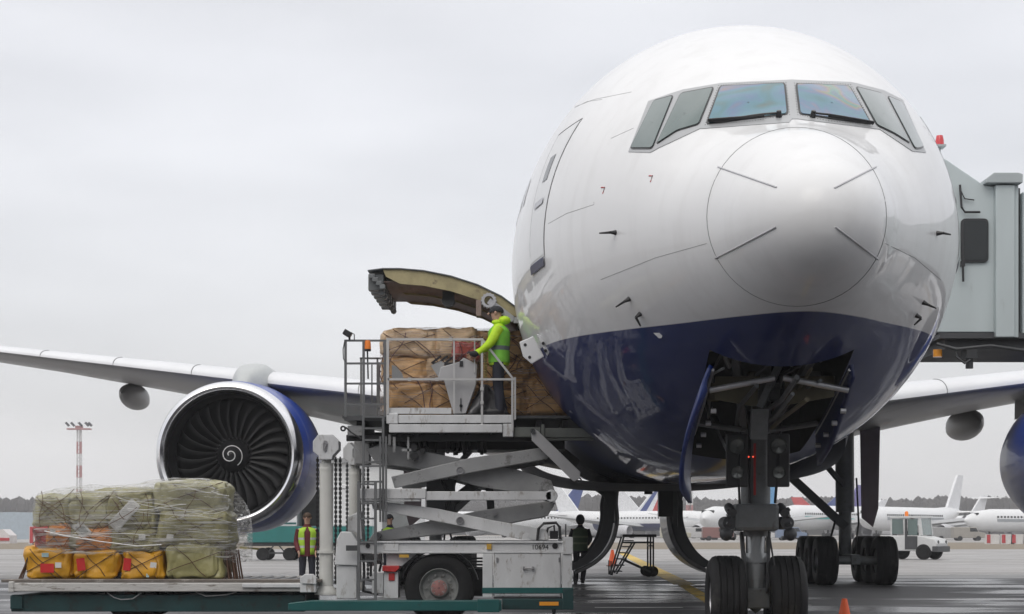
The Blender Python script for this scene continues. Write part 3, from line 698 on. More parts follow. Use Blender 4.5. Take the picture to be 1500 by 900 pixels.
# ---------------- open cargo door
top_ = [(770, 465), (755, 448), (735, 433), (700, 416), (660, 403), (620, 395), (585, 392), (560, 392), (538, 395)]
def wdoor(px, py, off=0): p = pl(px, py, 27.35); return (p.x, p.z+off)
ux = [wdoor(*p) for p in top_]
tan = mat('door_frame_primer', (.36, .31, .17), .55, var=.2, vs=5, dirt=(.12, .09, .06), dscale=6, dth=.58)
brn = mat('door_lining_brown', (.26, .19, .17), .55, var=.25, vs=4, stretch=(3, .6, 1), dirt=(.09, .07, .06), dscale=4, dth=.6)
y0, y1 = 10.72, 13.28
mb = MB(); mb.grid([[Vector((x, y, z)) for x, z in ux] for y in (y0, (y0+y1)/2, y1)], False, True)
cd = mb.build('cargo_door', mat('door_outer_paint', (.10, .11, .12), .35, coat=.5), plane, solid=.02)
for yy in (y0+.03, y1-.1, (y0+y1)/2):
    mb = MB(); lo = [(x, z-.2-(.04 if 1 < i < 7 else -.04)) for i, (x, z) in enumerate(ux[:-1])]
    lo[-1] = (lo[-1][0]+.05, lo[-1][1]+.03)
    mb.grid([[Vector((x, yy, z-.015)) for x, z in ux[:-1]], [Vector((x, yy, z)) for x, z in lo], [Vector((x, yy+.07, z)) for x, z in lo], [Vector((x, yy+.07, z-.015)) for x, z in ux[:-1]]], False, False)
    mb.build('door_frame', tan, cd)
mb = MB(); mb.grid([[Vector((x, y, z-.19)) for x, z in ux[1:-1]] for y in (y0+.12, y1-.12)], False, True); mb.build('door_lining', brn, cd, solid=.02)
for i in range(6): mb = MB(); mb.box(ux[-1][0]+.0, ux[-1][0]+.24, y0+.1+i*.45, y0+.3+i*.45, ux[-1][1]-.30, ux[-1][1]-.05); mb.cyl((ux[-1][0]+.2, y0+.15+i*.45, ux[-1][1]-.33), (ux[-1][0]+.2, y0+.27+i*.45, ux[-1][1]-.33), .05, n=8); mb.build('door_latch', nlg, cd, bevel=.01)
mb = MB()
for k in range(4): a = Vector((ux[-1][0]+.02+.055*k, 0, ux[-1][1]-.06-.055*k)); mb.box(a.x, a.x+.09, y0-.02, y0+.06, a.z-.07, a.z)
mb.build('stop_fitting', nlg, cd, bevel=.01)
x, z = wdoor(655, 436); mb = MB(); mb.cyl((x, y0+.3, z), (x, y0+.5, z), .10, n=16); mb.box(x-.09, x+.09, y0+.3, y0+.5, z, z+.14); mb.build('door_handle_box', dgrey, cd)
a = wdoor(716, 441); b_ = wdoor(762, 471); mb = MB(); mb.bar((a[0], y0-.02, a[1]), (b_[0]-.1, y0-.02, b_[1]+.02), .06, .09); mb.bar((b_[0]-.1, y0-.02, b_[1]+.02), (b_[0]+.08, y0-.02, b_[1]), .06, .09); mb.lathe([(.11, -.05), (.11, .02), (.07, .02), (.07, -.05)], (a[0], y0-.03, a[1]), (0, 1, 0), 20, True)
for k in range(14): t = 2*math.pi*k/14; mb.box(a[0]+.11*math.cos(t)-.012, a[0]+.11*math.cos(t)+.012, y0-.06, y0, a[1]+.11*math.sin(t)-.012, a[1]+.11*math.sin(t)+.012)
mb.build('door_hinge_arm', alu, cd)
x, z = wdoor(703, 449); mb = MB(); mb.box(x-.06, x+.02, y0, y0+.3, z-.14, z+.1); mb.build('hinge_cover', brn, cd)
# guide plates on the sill side
mb = MB(); p = pl(779, 514, hit(797, 514)[0].y+YN-.30); mb.prism([(p.x-.17, p.z+.12), (p.x+.02, p.z+.2), (p.x+.17, p.z-.08), (p.x+.0, p.z-.18), (p.x-.12, p.z-.08)], p.y, p.y+.03)
mb.prism([(p.x+.06, p.z+.24), (p.x+.18, p.z+.19), (p.x+.26, p.z+.0), (p.x+.21, p.z-.07)], p.y+.02, p.y+.05); gp = mb.build('door_edge_plate', white, plane, bevel=.012)
mb = MB()
for dx, dz in ((-.09, .08), (-.03, -.09), (.155, .1), (.185, .0)): mb.cyl((p.x+dx, p.y-.006, p.z+dz), (p.x+dx, p.y+.03, p.z+dz), .022, n=10)
mb.build('plate_hole', bplast, gp)
# ================================================================ jet bridge at the second door, far side
YJ = 33.0
def jx(px): return (px-750)*YJ/F
def jz(py): return HC+(HOR-py)*YJ/F
jm = mat('bridge_panel_paint', (.50, .56, .57), .45, var=.05, vs=.8, dirt=(.38, .42, .42), dscale=1.4, dth=.6, stretch=(2, 2, .5))
jm2 = mat('bridge_trim_paint', (.40, .44, .45), .45, var=.05)
jb = thing('jet_bridge', 'pale grey passenger boarding bridge docked behind the right side of the airliner', 'jet bridge', (jx(1500), YJ+1.5, 0))
mb = MB(); mb.prism([(jx(1372), jz(487)), (jx(1457), jz(487)), (jx(1457), jz(273)), (jx(1441), jz(271)), (jx(1388), jz(235)), (jx(1372), jz(226))], YJ, YJ+3.2); cab = mb.build('cab', jm, jb, bevel=.02)
mb = MB(); mb.box(jx(1456.5), jx(1484), YJ-.12, YJ+3.3, jz(495), jz(273)); mb.box(jx(1484.5), jx(1491), YJ-.05, YJ+3.2, jz(495), jz(273)); mb.build('door_housing', jm, jb, bevel=.015)
mb = MB(); mb.prism([(jx(1440), jz(271)), (jx(1494), jz(271)), (jx(1494), jz(258)), (jx(1488), jz(256)), (jx(1452), jz(256)), (jx(1440), jz(265))], YJ-.2, YJ+3.4); mb.build('roof_unit', jm2, jb, bevel=.015)
mb = MB(); mb.box(jx(1491.5), jx(1500), YJ+.25, YJ+3.0, jz(495), jz(272)); mb.build('rotating_joint', dgrey, jb)
mb = MB(); mb.box(jx(1500), jx(1500)+9, YJ+.1, YJ+2.9, jz(490), jz(280)); mb.build('tunnel', jm, jb, bevel=.02)
mb = MB(); mb.box(jx(1376), jx(1500)+9, YJ-.02, YJ+3.1, jz(496), jz(488)); mb.box(jx(1388), jx(1500)+9, YJ+.2, YJ+2.8, jz(510), jz(496)); mb.box(jx(1418), jx(1434), YJ+.1, YJ+.5, jz(524), jz(508)); mb.cyl((jx(1426), YJ+.3, jz(538)), (jx(1426), YJ+.3, jz(520)), .07, n=10)
mb.tube([(jx(1398), YJ, jz(508)), (jx(1401), YJ-.05, jz(524)), (jx(1412), YJ-.05, jz(533)), (jx(1421), YJ, jz(527))], .02); mb.tube([(jx(1374), YJ+.1, jz(503)), (jx(1400), YJ-.05, jz(512)), (jx(1450), YJ-.05, jz(507)), (jx(1500), YJ-.05, jz(514))], .03)
mb.build('underframe', dgrey, jb)
mb = MB(); mb.prism([(x, z) for x, z in [(v.x, v.y) for v in rounded([(jx(1407), jz(321)), (jx(1447), jz(321)), (jx(1447), jz(385)), (jx(1407), jz(385))], .09)]], YJ-.05, YJ+.02); mb.build('window_rim', bplast, cab)
mb = MB(); mb.prism([(v.x, v.y) for v in rounded([(jx(1409), jz(324)), (jx(1445), jz(324)), (jx(1445), jz(382)), (jx(1409), jz(382))], .07)], YJ-.06, YJ-.045); mb.build('window', glass_dark, cab)
mb = MB(); mb.tube([(jx(1405), YJ-.06, jz(272)), (jx(1407), YJ-.08, jz(305)), (jx(1412), YJ-.08, jz(312)), (jx(1434), YJ-.08, jz(312))], .022); mb.tube([(jx(1405), YJ-.06, jz(278)), (jx(1412), YJ-.05, jz(292)), (jx(1426), YJ-.05, jz(294))], .012); mb.tube([(jx(1408), YJ-.1, jz(326)), (jx(1408), YJ-.12, jz(385)), (jx(1409), YJ-.1, jz(414))], .022); mb.box(jx(1405), jx(1411), YJ-.14, YJ-.05, jz(392), jz(384))
mb.build('wiper_and_cable', bplast, jb)
mb = MB(); mb.cyl((jx(1384), YJ+.4, jz(228)), (jx(1384), YJ+.4, jz(208)), .02, n=8); mb.box(jx(1376), jx(1391), YJ+.25, YJ+.55, jz(210), jz(207)); bk = mb.build('beacon_bracket', jm2, jb)
mb = MB(); mb.lathe([(.085, 0), (.08, .1), (.06, .19), (.01, .2)], (jx(1384), YJ+.4, jz(207)), (0, 0, 1), 18); mb.build('red_beacon', mat('red_lens', (.6, .02, .03), .25, coat=1), jb)
mb = MB(); mb.cyl((jx(1379), YJ+.3, jz(521)), (jx(1379), YJ+.3, jz(510)), .085, n=16); mb.build('amber_beacon', amber, jb)
mb = MB(); mb.cyl((jx(1500)+6, YJ+.4, 0), (jx(1500)+6, YJ+.4, jz(496)), .25); mb.cyl((jx(1500)+6, YJ+2.6, 0), (jx(1500)+6, YJ+2.6, jz(496)), .25); mb.box(jx(1500)+5, jx(1500)+7, YJ-.2, YJ+3.2, .5, 1); mb.build('support_column', jm2, jb)

# ================================================================ cargo loader (its near side stands at Y = 27)
YL = 27.0
def x_(px, Y=YL): return (px-750)*Y/F
def z_(py, Y=YL): return HC+(HOR-py)*Y/F
ld = thing('cargo_loader', 'white and teal scissor lift cargo loader with raised platform beside the open cargo door', 'cargo loader', (x_(560), YL+1.5, 0))
def PZ(pts, Y=YL): return [(x_(a, Y), z_(b, Y)) for a, b in pts]
# base beams
mb = MB(); mb.box(x_(12), x_(445), YL+.15, YL+.35, z_(897), z_(872)); mb.box(x_(12), x_(440), YL+2.5, YL+2.7, z_(897), z_(872)); 
for i in range(6): mb.box(x_(30+i*72), x_(42+i*72), YL+.36, YL+2.49, z_(895), z_(876))
mb.box(x_(12), x_(30), YL+.1, YL+2.8, z_(893), z_(873)); mb.build('base_frame', dteal, ld, bevel=.012)
mb = MB(); mb.prism(PZ([(425, 883), (458, 879), (735, 879), (735, 894), (425, 894)]), YL-.25, YL-.02); mb.box(x_(700), x_(732), YL-.28, YL-.24, z_(896), z_(877)); mb.build('side_beam', teal, ld, bevel=.012)
mb = MB(); mb.box(x_(735.5), x_(839), YL-.06, YL+2.8, z_(893), z_(877)); mb.box(x_(824), x_(840), YL-.08, YL+.1, z_(893), z_(862)); rb = mb.build('rear_beam', dteal, ld, bevel=.012)
mb = MB(); mb.box(x_(790), x_(818), YL-.075, YL-.061, z_(887), z_(881.5)); mb.build('reflector', amber, rb)
mb = MB(); mb.cyl((x_(812), YL+.2, z_(898)), (x_(812), YL+.2, z_(893)), .03); mb.cyl((x_(812), YL+.2, 0.01), (x_(812), YL+.2, .06), .1); mb.cyl((x_(812), YL+.2, .05), (x_(812), YL+.2, .2), .025); mb.build('jack_foot', dgrey, ld)
# lowered main platform on the left
wornw = mat('platform_worn_white', (.50, .49, .47), .55, var=.12, vs=3, stretch=(.5, 1, 3), bump=.25, bs=14, dirt=(.10, .075, .055), dscale=6, dth=.54)
mb = MB(); mb.box(x_(15), x_(440), YL+.02, YL+.16, z_(867), z_(854)); mb.box(x_(15), x_(462), YL+2.45, YL+2.6, z_(867), z_(850)); mb.box(x_(12), x_(20), YL, YL+2.6, z_(868), z_(852)); mp_ = mb.build('main_platform', wornw, ld, bevel=.015)
mb = MB(); mb.box(x_(20), x_(455), YL+.17, YL+2.44, z_(862), z_(854.5)); mb.box(x_(0), x_(470), YL+.05, YL+.30, z_(853.6), z_(849)); mb.build('deck_plate', mat('deck_steel', (.16, .14, .125), .5, .3, var=.3, dirt=(.35, .33, .3), dscale=5, dth=.55), ld, bevel=.008)
mb = MB(); mb.box(x_(440), x_(463), YL-.05, YL+.2, z_(868), z_(846)); mb.prism(PZ([(443, 855), (441, 846), (447, 841), (460, 841), (464, 846), (464, 856)]), YL-.08, YL-.04); mb.box(x_(355), x_(440), YL-.03, YL+.01, z_(861), z_(855)); mb.build('platform_latch', lwhite, ld, bevel=.01)
mb = MB()
for i in range(22): mb.cyl((x_(35+i*18.5), YL+.32, z_(851.8)), (x_(35+i*18.5), YL+2.4, z_(851.8)), .028, n=10)
mb.build('roller_bed', steel, ld)
mb = MB(); mb.tube(PZ2 := [Vector((x_(155), YL+.1, z_(869))), Vector((x_(165), YL+.1, z_(876))), Vector((x_(175), YL+.1, z_(879))), Vector((x_(192), YL+.1, z_(878))), Vector((x_(205), YL+.1, z_(869)))], .008); mb.tube([Vector((x_(285), YL+.1, z_(868))), Vector((x_(300), YL+.1, z_(874))), Vector((x_(330), YL+.1, z_(872))), Vector((x_(345), YL+.1, z_(868)))], .008); mb.build('dangling_cable', lgrey, ld)
# lift posts with octagonal heads and chains
postm = mat('post_cream_paint', (.60, .60, .57), .4, var=.08, dirt=(.25, .23, .2), dscale=6, dth=.62)
for (px, Y, hy) in ((475, YL, 0), (518, YL+2.3, 0)):
    k = Y/YL
    cx = x_(px, Y)
    mb = MB(); mb.cyl((cx, Y+.3, .5), (cx, Y+.3, z_(678)), .105, n=20); mb.cyl((cx, Y+.3, z_(681)), (cx, Y+.3, z_(668)), .075, n=16); mb.cyl((cx, Y+.3, z_(811)), (cx, Y+.3, z_(807)), .14, n=20); mb.lathe([(.105, z_(690)), (.112, z_(686)), (.105, z_(684))], (cx, Y+.3, 0), (0, 0, 1), 20); mb.lathe([(.11, .55), (.18, .46), (.18, .42)], (cx, Y+.3, 0), (0, 0, 1), 20)
    po = mb.build('lift_post', postm, ld)
    h = [(-18, 661), (-18, 646), (-10, 636), (10, 636), (20, 646), (20, 658), (11, 668), (10, 673), (-9, 673), (-9, 668)]
    mb = MB(); mb.prism([(cx+a*YL/F, z_(b)) for a, b in h], Y+.12, Y+.48); ph = mb.build('post_head', lwhite, ld, bevel=.012)
    mb = MB(); mb.prism([(cx+a*YL/F, z_(b)) for a, b in ((-3, 648), (-1, 645), (2, 645), (4, 648), (3, 659), (0, 662), (-3, 659))], Y+.10, Y+.125); mb.tube([(cx-.02, Y+.09, z_(648)), (cx+.02, Y+.09, z_(650)), (cx, Y+.09, z_(657))], .01); mb.build('head_pin', steel, ld)
    mb = MB()
    for dx, dy in ((-13, .3), (14, .3), (20, .36)):
        z = z_(668); i = 0
        while z > .62:
            w1, w2 = (.045, .02) if i % 2 else (.02, .045)
            mb.box(cx+dx*YL/F-w1/2, cx+dx*YL/F+w1/2, Y+dy-w2/2, Y+dy+w2/2, z-.045, z); z -= .036; i += 1
    mb.build('lift_chain', bplast if px == 475 else dgrey, ld)
# pedestal box between post and ladder
mb = MB(); mb.prism(PZ([(490, 828), (493, 790), (499, 779), (514, 779), (524, 795), (524, 829)]), YL+.02, YL+.5); mb.prism(PZ([(492, 878), (492, 829), (522, 829), (522, 878)]), YL+.06, YL+.46); mb.prism(PZ([(504, 779), (504, 757), (523, 748), (526, 793), (514, 779)]), YL+.6, YL+1.2); mb.build('pedestal', lwhite, ld, bevel=.015)
# chassis
mb = MB(); mb.box(x_(524), x_(838), YL+.0, YL+.12, z_(808), z_(796)); mb.box(x_(524), x_(838), YL-.03, YL+.14, z_(796), z_(793)); mb.box(x_(524), x_(838), YL-.03, YL+.14, z_(811), z_(808))
mb.box(x_(824), x_(839), YL-.06, YL+2.8, z_(812), z_(787)); mb.box(x_(562), x_(584), YL-.02, YL+.13, z_(807.5), z_(796.5)); mb.box(x_(524), x_(838), YL+2.6, YL+2.75, z_(811), z_(793)); ch = mb.build('chassis_beam', lwhite, ld, bevel=.008)
text('10694', .105, (x_(791), YL-.004, z_(802)), (R(90), 0, 0), bplast, 'fleet_number', ld)
mb = MB()
for px, py, r in ((539, 800, .035), (813, 800, .045), ): mb.cyl((x_(px), YL-.012, z_(py)), (x_(px), YL+.02, z_(py)), r, n=16)
mb.build('round_opening', bplast, ld)
mb = MB(); mb.box(x_(713), x_(720), YL-.035, YL-.0, z_(805), z_(797)); mb.build('warning_label', mat('yellow_brown_label', (.55, .33, .05), .5), ld); mb = MB(); mb.box(x_(585), x_(599), YL-.02, YL-.0, z_(817), z_(812.5)); mb.build('warning_label', mat('yellow_brown_label', (.55, .33, .05), .5), ld)
# cabinet
mb = MB(); mb.box(x_(723), x_(822), YL+.0, YL+1.3, z_(875), z_(810)); cb = mb.build('cabinet', lwhite, ld, bevel=.012)
mb = MB(); mb.box(x_(707), x_(721.5), YL-.03, YL+.3, z_(875), z_(811.5)); mb.build('corner_post', lwhite, ld, bevel=.008); mb = MB(); mb.box(x_(823.5), x_(838), YL-.03, YL+.3, z_(877), z_(812.5)); mb.build('corner_post', lwhite, ld, bevel=.008)
mb = MB(); mb.box(x_(724.5), x_(820.5), YL-.02, YL-.003, z_(873), z_(811.5)); mb.build('cabinet_door', lwhite, cb, bevel=.006)
mb = MB(); mb.box(x_(706.5), x_(839), YL-.04, YL-.0255, z_(869), z_(861)); mb.build('teal_stripe', teal, cb)
mb = MB(); mb.box(x_(766), x_(769), YL-.07, YL-.02, z_(835), z_(830)); mb.box(x_(779), x_(782), YL-.07, YL-.02, z_(835), z_(830)); mb.cyl((x_(767), YL-.06, z_(832.5)), (x_(781), YL-.06, z_(832.5)), .012, n=8)
for px in (727, 818): mb.box(x_(px), x_(px)+.03, YL-.035, YL-.02, z_(824), z_(817))
mb.build('cabinet_handle', steel, cb)
mb = MB(); mb.box(x_(723), x_(822), YL-.012, YL+.3, z_(877), z_(875)); mb.build('kick_plate', bplast, ld)
# wheels
truckrim = mat('truck_rim_grey', (.26, .265, .26), .5, .2, var=.15, dirt=(.08, .07, .06), dscale=8, dth=.55)
for cx, Y in ((x_(643), YL+.05), (x_(643), YL+2.2), (x_(180), YL+.5), (x_(180), YL+2.2)):
    rr = .53 if cx > x_(400) else .40
    mb = MB(); mb.lathe([(rr*.56, 0), (rr*.62, -.02), (rr*.85, -.03), (rr*.97, 0), (rr, .05), (rr, .28), (rr*.95, .33), (rr*.6, .33)], (cx, Y, rr), (0, 1, 0), 56); wh = mb.build('wheel', tyre_m, ld)
    mb = MB(); mb.lathe([(rr*.57, .0), (rr*.55, -.01), (rr*.53, .02), (rr*.48, .09), (rr*.30, .10), (rr*.27, .03), (rr*.24, .0), (.01, .0)], (cx, Y, rr), (0, 1, 0), 40)
    for i in range(10): a = 2*math.pi*i/10; mb.cyl((cx+rr*.38*math.cos(a), Y+.05, rr+rr*.38*math.sin(a)), (cx+rr*.38*math.cos(a), Y+.10, rr+rr*.38*math.sin(a)), .018, n=6)
    for i in range(8): a = 2*math.pi*i/8; mb.cyl((cx+rr*.19*math.cos(a), Y-.02, rr+rr*.19*math.sin(a)), (cx+rr*.19*math.cos(a), Y+.02, rr+rr*.19*math.sin(a)), .012, n=6)
    mb.build('rim', truckrim, wh)
    mb = MB(); mb.lathe([(rr*.23, -.004), (rr*.2, -.012), (.01, -.014)], (cx, Y, rr), (0, 1, 0), 24); mb.build('hub', mat('rusty_red_hub', (.28, .13, .12), .6, var=.3, vs=12, dirt=(.4, .38, .36), dscale=14, dth=.55), wh)
mb = MB(); rws = []
for i in range(21):
    a = R(12+156*i/20); rws.append([Vector((x_(643)+.60*math.cos(a), y, .52+.60*math.sin(a)))for y in (YL+.12, YL+.75)])
mb.grid(rws, False, True); mb.build('mudguard', bplast, ld, solid=.02)
# tank, hoses and red topped box by the ladder
mb = MB(); mb.box(x_(562), x_(583), YL+.05, YL+.5, z_(877), z_(838)); mb.box(x_(544), x_(561), YL+.1, YL+.4, z_(870), z_(840)); mb.prism(PZ([(565, 811), (610, 811), (588, 830), (565, 830)]), YL+.1, YL+.2); mb.build('side_box', lwhite, ld, bevel=.01)
mb = MB(); mb.prism(PZ([(560, 837), (560, 829), (585, 829), (585, 833), (579, 838)]), YL-.02, YL+.5); mb.box(x_(569), x_(578), YL+.03, YL+.048, z_(851), z_(840)); mb.build('red_cover', redp, ld, bevel=.008)
mb = MB()
for i, (a, b_) in enumerate((((530, 812), (530, 868)), ((538, 812), (541, 845)), ((548, 812), (546, 838)), ((556, 812), (553, 838)), ((534, 824), (557, 826)), ((530, 868), (550, 872)), ((528, 850), (560, 855)))):
    mb.tube([(x_(a[0]), YL+.25+.04*i, z_(a[1])), (x_((a[0]+b_[0])/2+2), YL+.2+.04*i, z_((a[1]+b_[1])/2)), (x_(b_[0]), YL+.25+.04*i, z_(b_[1]))], .02)
mb.build('hydraulic_hose', dgrey, ld)
mb = MB(); mb.cyl((x_(541), YL+.3, z_(812)), (x_(541), YL+.3, z_(830)), .06); mb.cyl((x_(551), YL+.35, z_(812)), (x_(551), YL+.35, z_(827)), .05); mb.tube([(x_(546), YL+.2, z_(822)), (x_(556), YL+.2, z_(820)), (x_(560), YL+.2, z_(828))], .015); mb.build('filter_canister', lgrey, ld)
mb = MB()
for k in range(9): mb.box(x_(590), x_(705), YL+1.6+.02*k, YL+1.62+.02*k, z_(820+k*5)-.02, z_(820+k*5)+.01)
mb.box(x_(586), x_(640), YL+1.4, YL+2.4, z_(878), z_(822)); mb.box(x_(672), x_(706), YL+1.3, YL+2.4, z_(878), z_(836)); mb.build('engine_block', bplast, ld)
# scissor arms, near and far pair
arms_near = [
 ('a', [(572, 698), (577, 715), (690, 692), (803, 672), (800, 657), (795, 655), (690, 670)], 0, lgrey),
 ('b', [(543, 738), (562, 735), (640, 745), (720, 762), (800, 776), (806, 790), (800, 792), (765, 791), (660, 768), (545, 746)], 0, lwhite)]
arms_in = [
 ('c', [(533, 657), (549, 678), (610, 686), (700, 712), (790, 727), (817, 727), (808, 703), (755, 686), (660, 668), (560, 648)], .2, lgrey),
 ('d', [(815, 736), (803, 756), (770, 762), (690, 778), (560, 793), (536, 793), (545, 780), (600, 769), (700, 748), (800, 734)], .2, lgrey)]
for yy in (YL+.15, YL+2.3):
    for nm, pts, dy, m_ in arms_near+arms_in:
        mb = MB(); mb.prism(PZ(pts), yy+dy, yy+dy+.10); mb.build('scissor_arm', m_, ld, bevel=.012)
    mb = MB()
    for px, py in ((673.5, 689), (673.5, 763)):
        mb.lathe([(.055, -.005), (.06, -.03), (.048, -.03), (.045, -.01), (.01, -.01)], (x_(px), yy, z_(py)), (0, 1, 0), 20); mb.box(x_(px)-.03, x_(px)+.01, yy-.03, yy-.005, z_(py)-.01, z_(py)+.01)
    mb.cyl((x_(809), yy-.10, z_(727)), (x_(809), yy+.3, z_(727)), .075, n=20); mb.cyl((x_(724), yy+.12, z_(752)), (x_(724), yy+.19, z_(752)), .035, n=12)
    mb.build('pivot_pin', steel, ld)
mb = MB(); mb.box(x_(623), x_(808), YL+.03, YL+.12, z_(733), z_(720)); mb.cyl((x_(808), YL+.03, z_(726.5)), (x_(808), YL+.12, z_(726.5)), .095, n=20); mb.box(x_(524), x_(624), YL+.0, YL+.14, z_(731), z_(716)); mb.box(x_(524), x_(616), YL+.02, YL+.12, z_(735), z_(731.5)); mb.build('centre_beam', lwhite, ld, bevel=.01)
mb = MB()
for px, py in ((673, 689), (673, 763), (809, 727), (545, 727), (785, 785), (552, 785), (560, 668), (795, 662)): mb.cyl((x_(px), YL+.2, z_(py)), (x_(px), YL+2.35, z_(py)), .05, n=14)
mb.bar((x_(625), YL+1.2, z_(760)), (x_(715), YL+1.2, z_(690)), .16, .16); mb.bar((x_(640), YL+1.5, z_(770)), (x_(665), YL+1.5, z_(670)), .14, .12); mb.box(x_(620), x_(662), YL+1.0, YL+1.6, z_(760), z_(700)); mb.bar((x_(718), YL+1.4, z_(750)), (x_(714), YL+1.4, z_(700)), .12, .12)
mb.build('hydraulic_ram', dgrey, ld)
mb = MB()
for k in range(6): mb.tube([(x_(640+k*3), YL+.9+.05*k, z_(700)), (x_(655+k*2), YL+.9+.05*k, z_(725)), (x_(640+k*4), YL+.9+.05*k, z_(762))], .014)
mb.build('hose_bundle', bplast, ld)
mb = MB(); mb.tube([(x_(787), YL+.1, z_(792)), (x_(789), YL+.1, z_(775)), (x_(797), YL+.1, z_(767)), (x_(815), YL+.1, z_(766)), (x_(820), YL+.1, z_(772)), (x_(821), YL+.1, z_(790))], .022); mb.tube([(x_(799), YL+.2, z_(790)), (x_(803), YL+.2, z_(774)), (x_(812), YL+.2, z_(770)), (x_(814), YL+.2, z_(790))], .018); mb.box(x_(806), x_(818), YL+.15, YL+.3, z_(790), z_(778)); mb.cyl((x_(829), YL+.1, z_(787)), (x_(829), YL+.1, z_(768)), .012, n=6); mb.build('rear_hose_reel', bplast, ld)
mb = MB(); mb.prism(PZ([(764, 791), (766, 783), (771, 780), (775, 782), (772, 788), (778, 791)]), YL+.02, YL+.06); mb.build('arm_stop', lwhite, ld)
# upper platform
mb = MB(); mb.box(x_(566), x_(583), YL-.02, YL+.1, z_(621), z_(606)); mb.box(x_(583.3), x_(750), YL+.0, YL+.12, z_(620), z_(608)); mb.box(x_(570), x_(736), YL-.03, YL+.14, z_(634), z_(622)); mb.box(x_(736.5), x_(752), YL-.0, YL+.12, z_(640), z_(621)); upf = mb.build('platform_edge', lwhite, ld, bevel=.01)
mb = MB(); mb.box(x_(500), x_(876), YL+.16, YL+2.95, z_(612), z_(608)); mb.box(x_(504), x_(568), YL+.02, YL+.15, z_(616), z_(609)); mb.build('bridge_deck', dgrey, ld)
mb = MB(); mb.box(x_(753), x_(792), YL+.05, YL+.2, z_(640), z_(626)); mb.box(x_(798), x_(876), YL+.05, YL+.25, z_(641), z_(627)); mb.box(x_(798), x_(870), YL+.07, YL+.2, z_(645), z_(641.5)); mb.box(x_(793), x_(798), YL+.03, YL+.2, z_(650), z_(622)); mb.build('bridge_nose', mat('bridge_dark_paint', (.12, .13, .12), .5, var=.2), ld, bevel=.01)
mb = MB()
for i in range(9): mb.box(x_(520+i*38), x_(528+i*38), YL+.3, YL+2.8, z_(640), z_(614))
mb.box(x_(505), x_(800), YL+.25, YL+.4, z_(645), z_(636)); mb.box(x_(505), x_(800), YL+2.5, YL+2.7, z_(650), z_(620)); mb.box(x_(600), x_(830), YL+.9, YL+2.0, z_(655), z_(640))
random.seed(3)
for i in range(26):
    px = 575+random.random()*150; mb.cyl((x_(px), YL+.3+random.random(), z_(640)), (x_(px)+random.uniform(-.03, .03), YL+.3+random.random(), z_(650+random.random()*14)), .02+random.random()*.02, n=8)
for px, py, r in ((606, 655, .055), (606, 668, .06), (596, 650, .03), (618, 660, .04)): mb.cyl((x_(px), YL+.1, z_(py)), (x_(px), YL+.3, z_(py)), r, n=16)
mb.build('platform_machinery', bplast, ld)
mb = MB(); mb.box(x_(588), x_(602), YL+.08, YL+.14, z_(661), z_(657)); mb.box(x_(596), x_(599), YL+.08, YL+.12, z_(672), z_(640)); mb.box(x_(575), x_(579), YL+.05, YL+.1, z_(662), z_(640)); mb.box(x_(568), x_(572), YL+.1, YL+.2, z_(652), z_(636)); mb.build('valve_bracket', lgrey, ld)
mb = MB(); mb.box(x_(508), x_(530), YL+.1, YL+.4, z_(638), z_(623)); mb.build('corner_box', lgrey, ld, bevel=.01); mb = MB(); mb.bar((x_(512), YL+.2, z_(648)), (x_(526), YL+.2, z_(662)), .03, .03); mb.build('corner_brace', lgrey, ld, bevel=.005); mb = MB(); mb.box(x_(500), x_(524), YL+2.2, YL+2.6, z_(672), z_(636)); mb.build('corner_box', lgrey, ld, bevel=.01)
mb = MB(); mb.lathe([(.045, 0), (.045, .03), (.02, .03), (.02, 0)], (x_(502.5), YL+.0, z_(628)), (0, 1, 0), 16, True); mb.tube([(x_(506), YL, z_(626)), (x_(515), YL, z_(634)), (x_(528), YL, z_(642)), (x_(536), YL, z_(645))], .012); mb.build('cable_reel', bplast, ld)
mb = MB(); mb.prism(PZ([(778, 633), (781, 628), (788, 632), (850, 692), (849, 701), (841, 706), (838, 704), (779, 646)]), YL-.08, YL-.03); mb.build('stabiliser_arm', mat('arm_light_grey_paint', (.40, .40, .41), .45, var=.08), ld, bevel=.01)
mb = MB(); mb.lathe([(.045, -.03), (.045, .03), (.025, .03), (.025, -.03)], (x_(848), YL-.02, z_(704)), (0, 1, 0), 16, True); mb.build('arm_eye', dgrey, ld); mb = MB(); mb.lathe([(.04, -.03), (.04, .03), (.02, .03), (.02, -.03)], (x_(780), YL-.09, z_(632)), (0, 1, 0), 16, True); mb.build('arm_eye', dgrey, ld); mb = MB(); mb.prism(PZ([(822, 640), (858, 668), (846, 682), (800, 640)]), YL+1.9, YL+1.94); mb.build('rear_gusset', dgrey, ld)
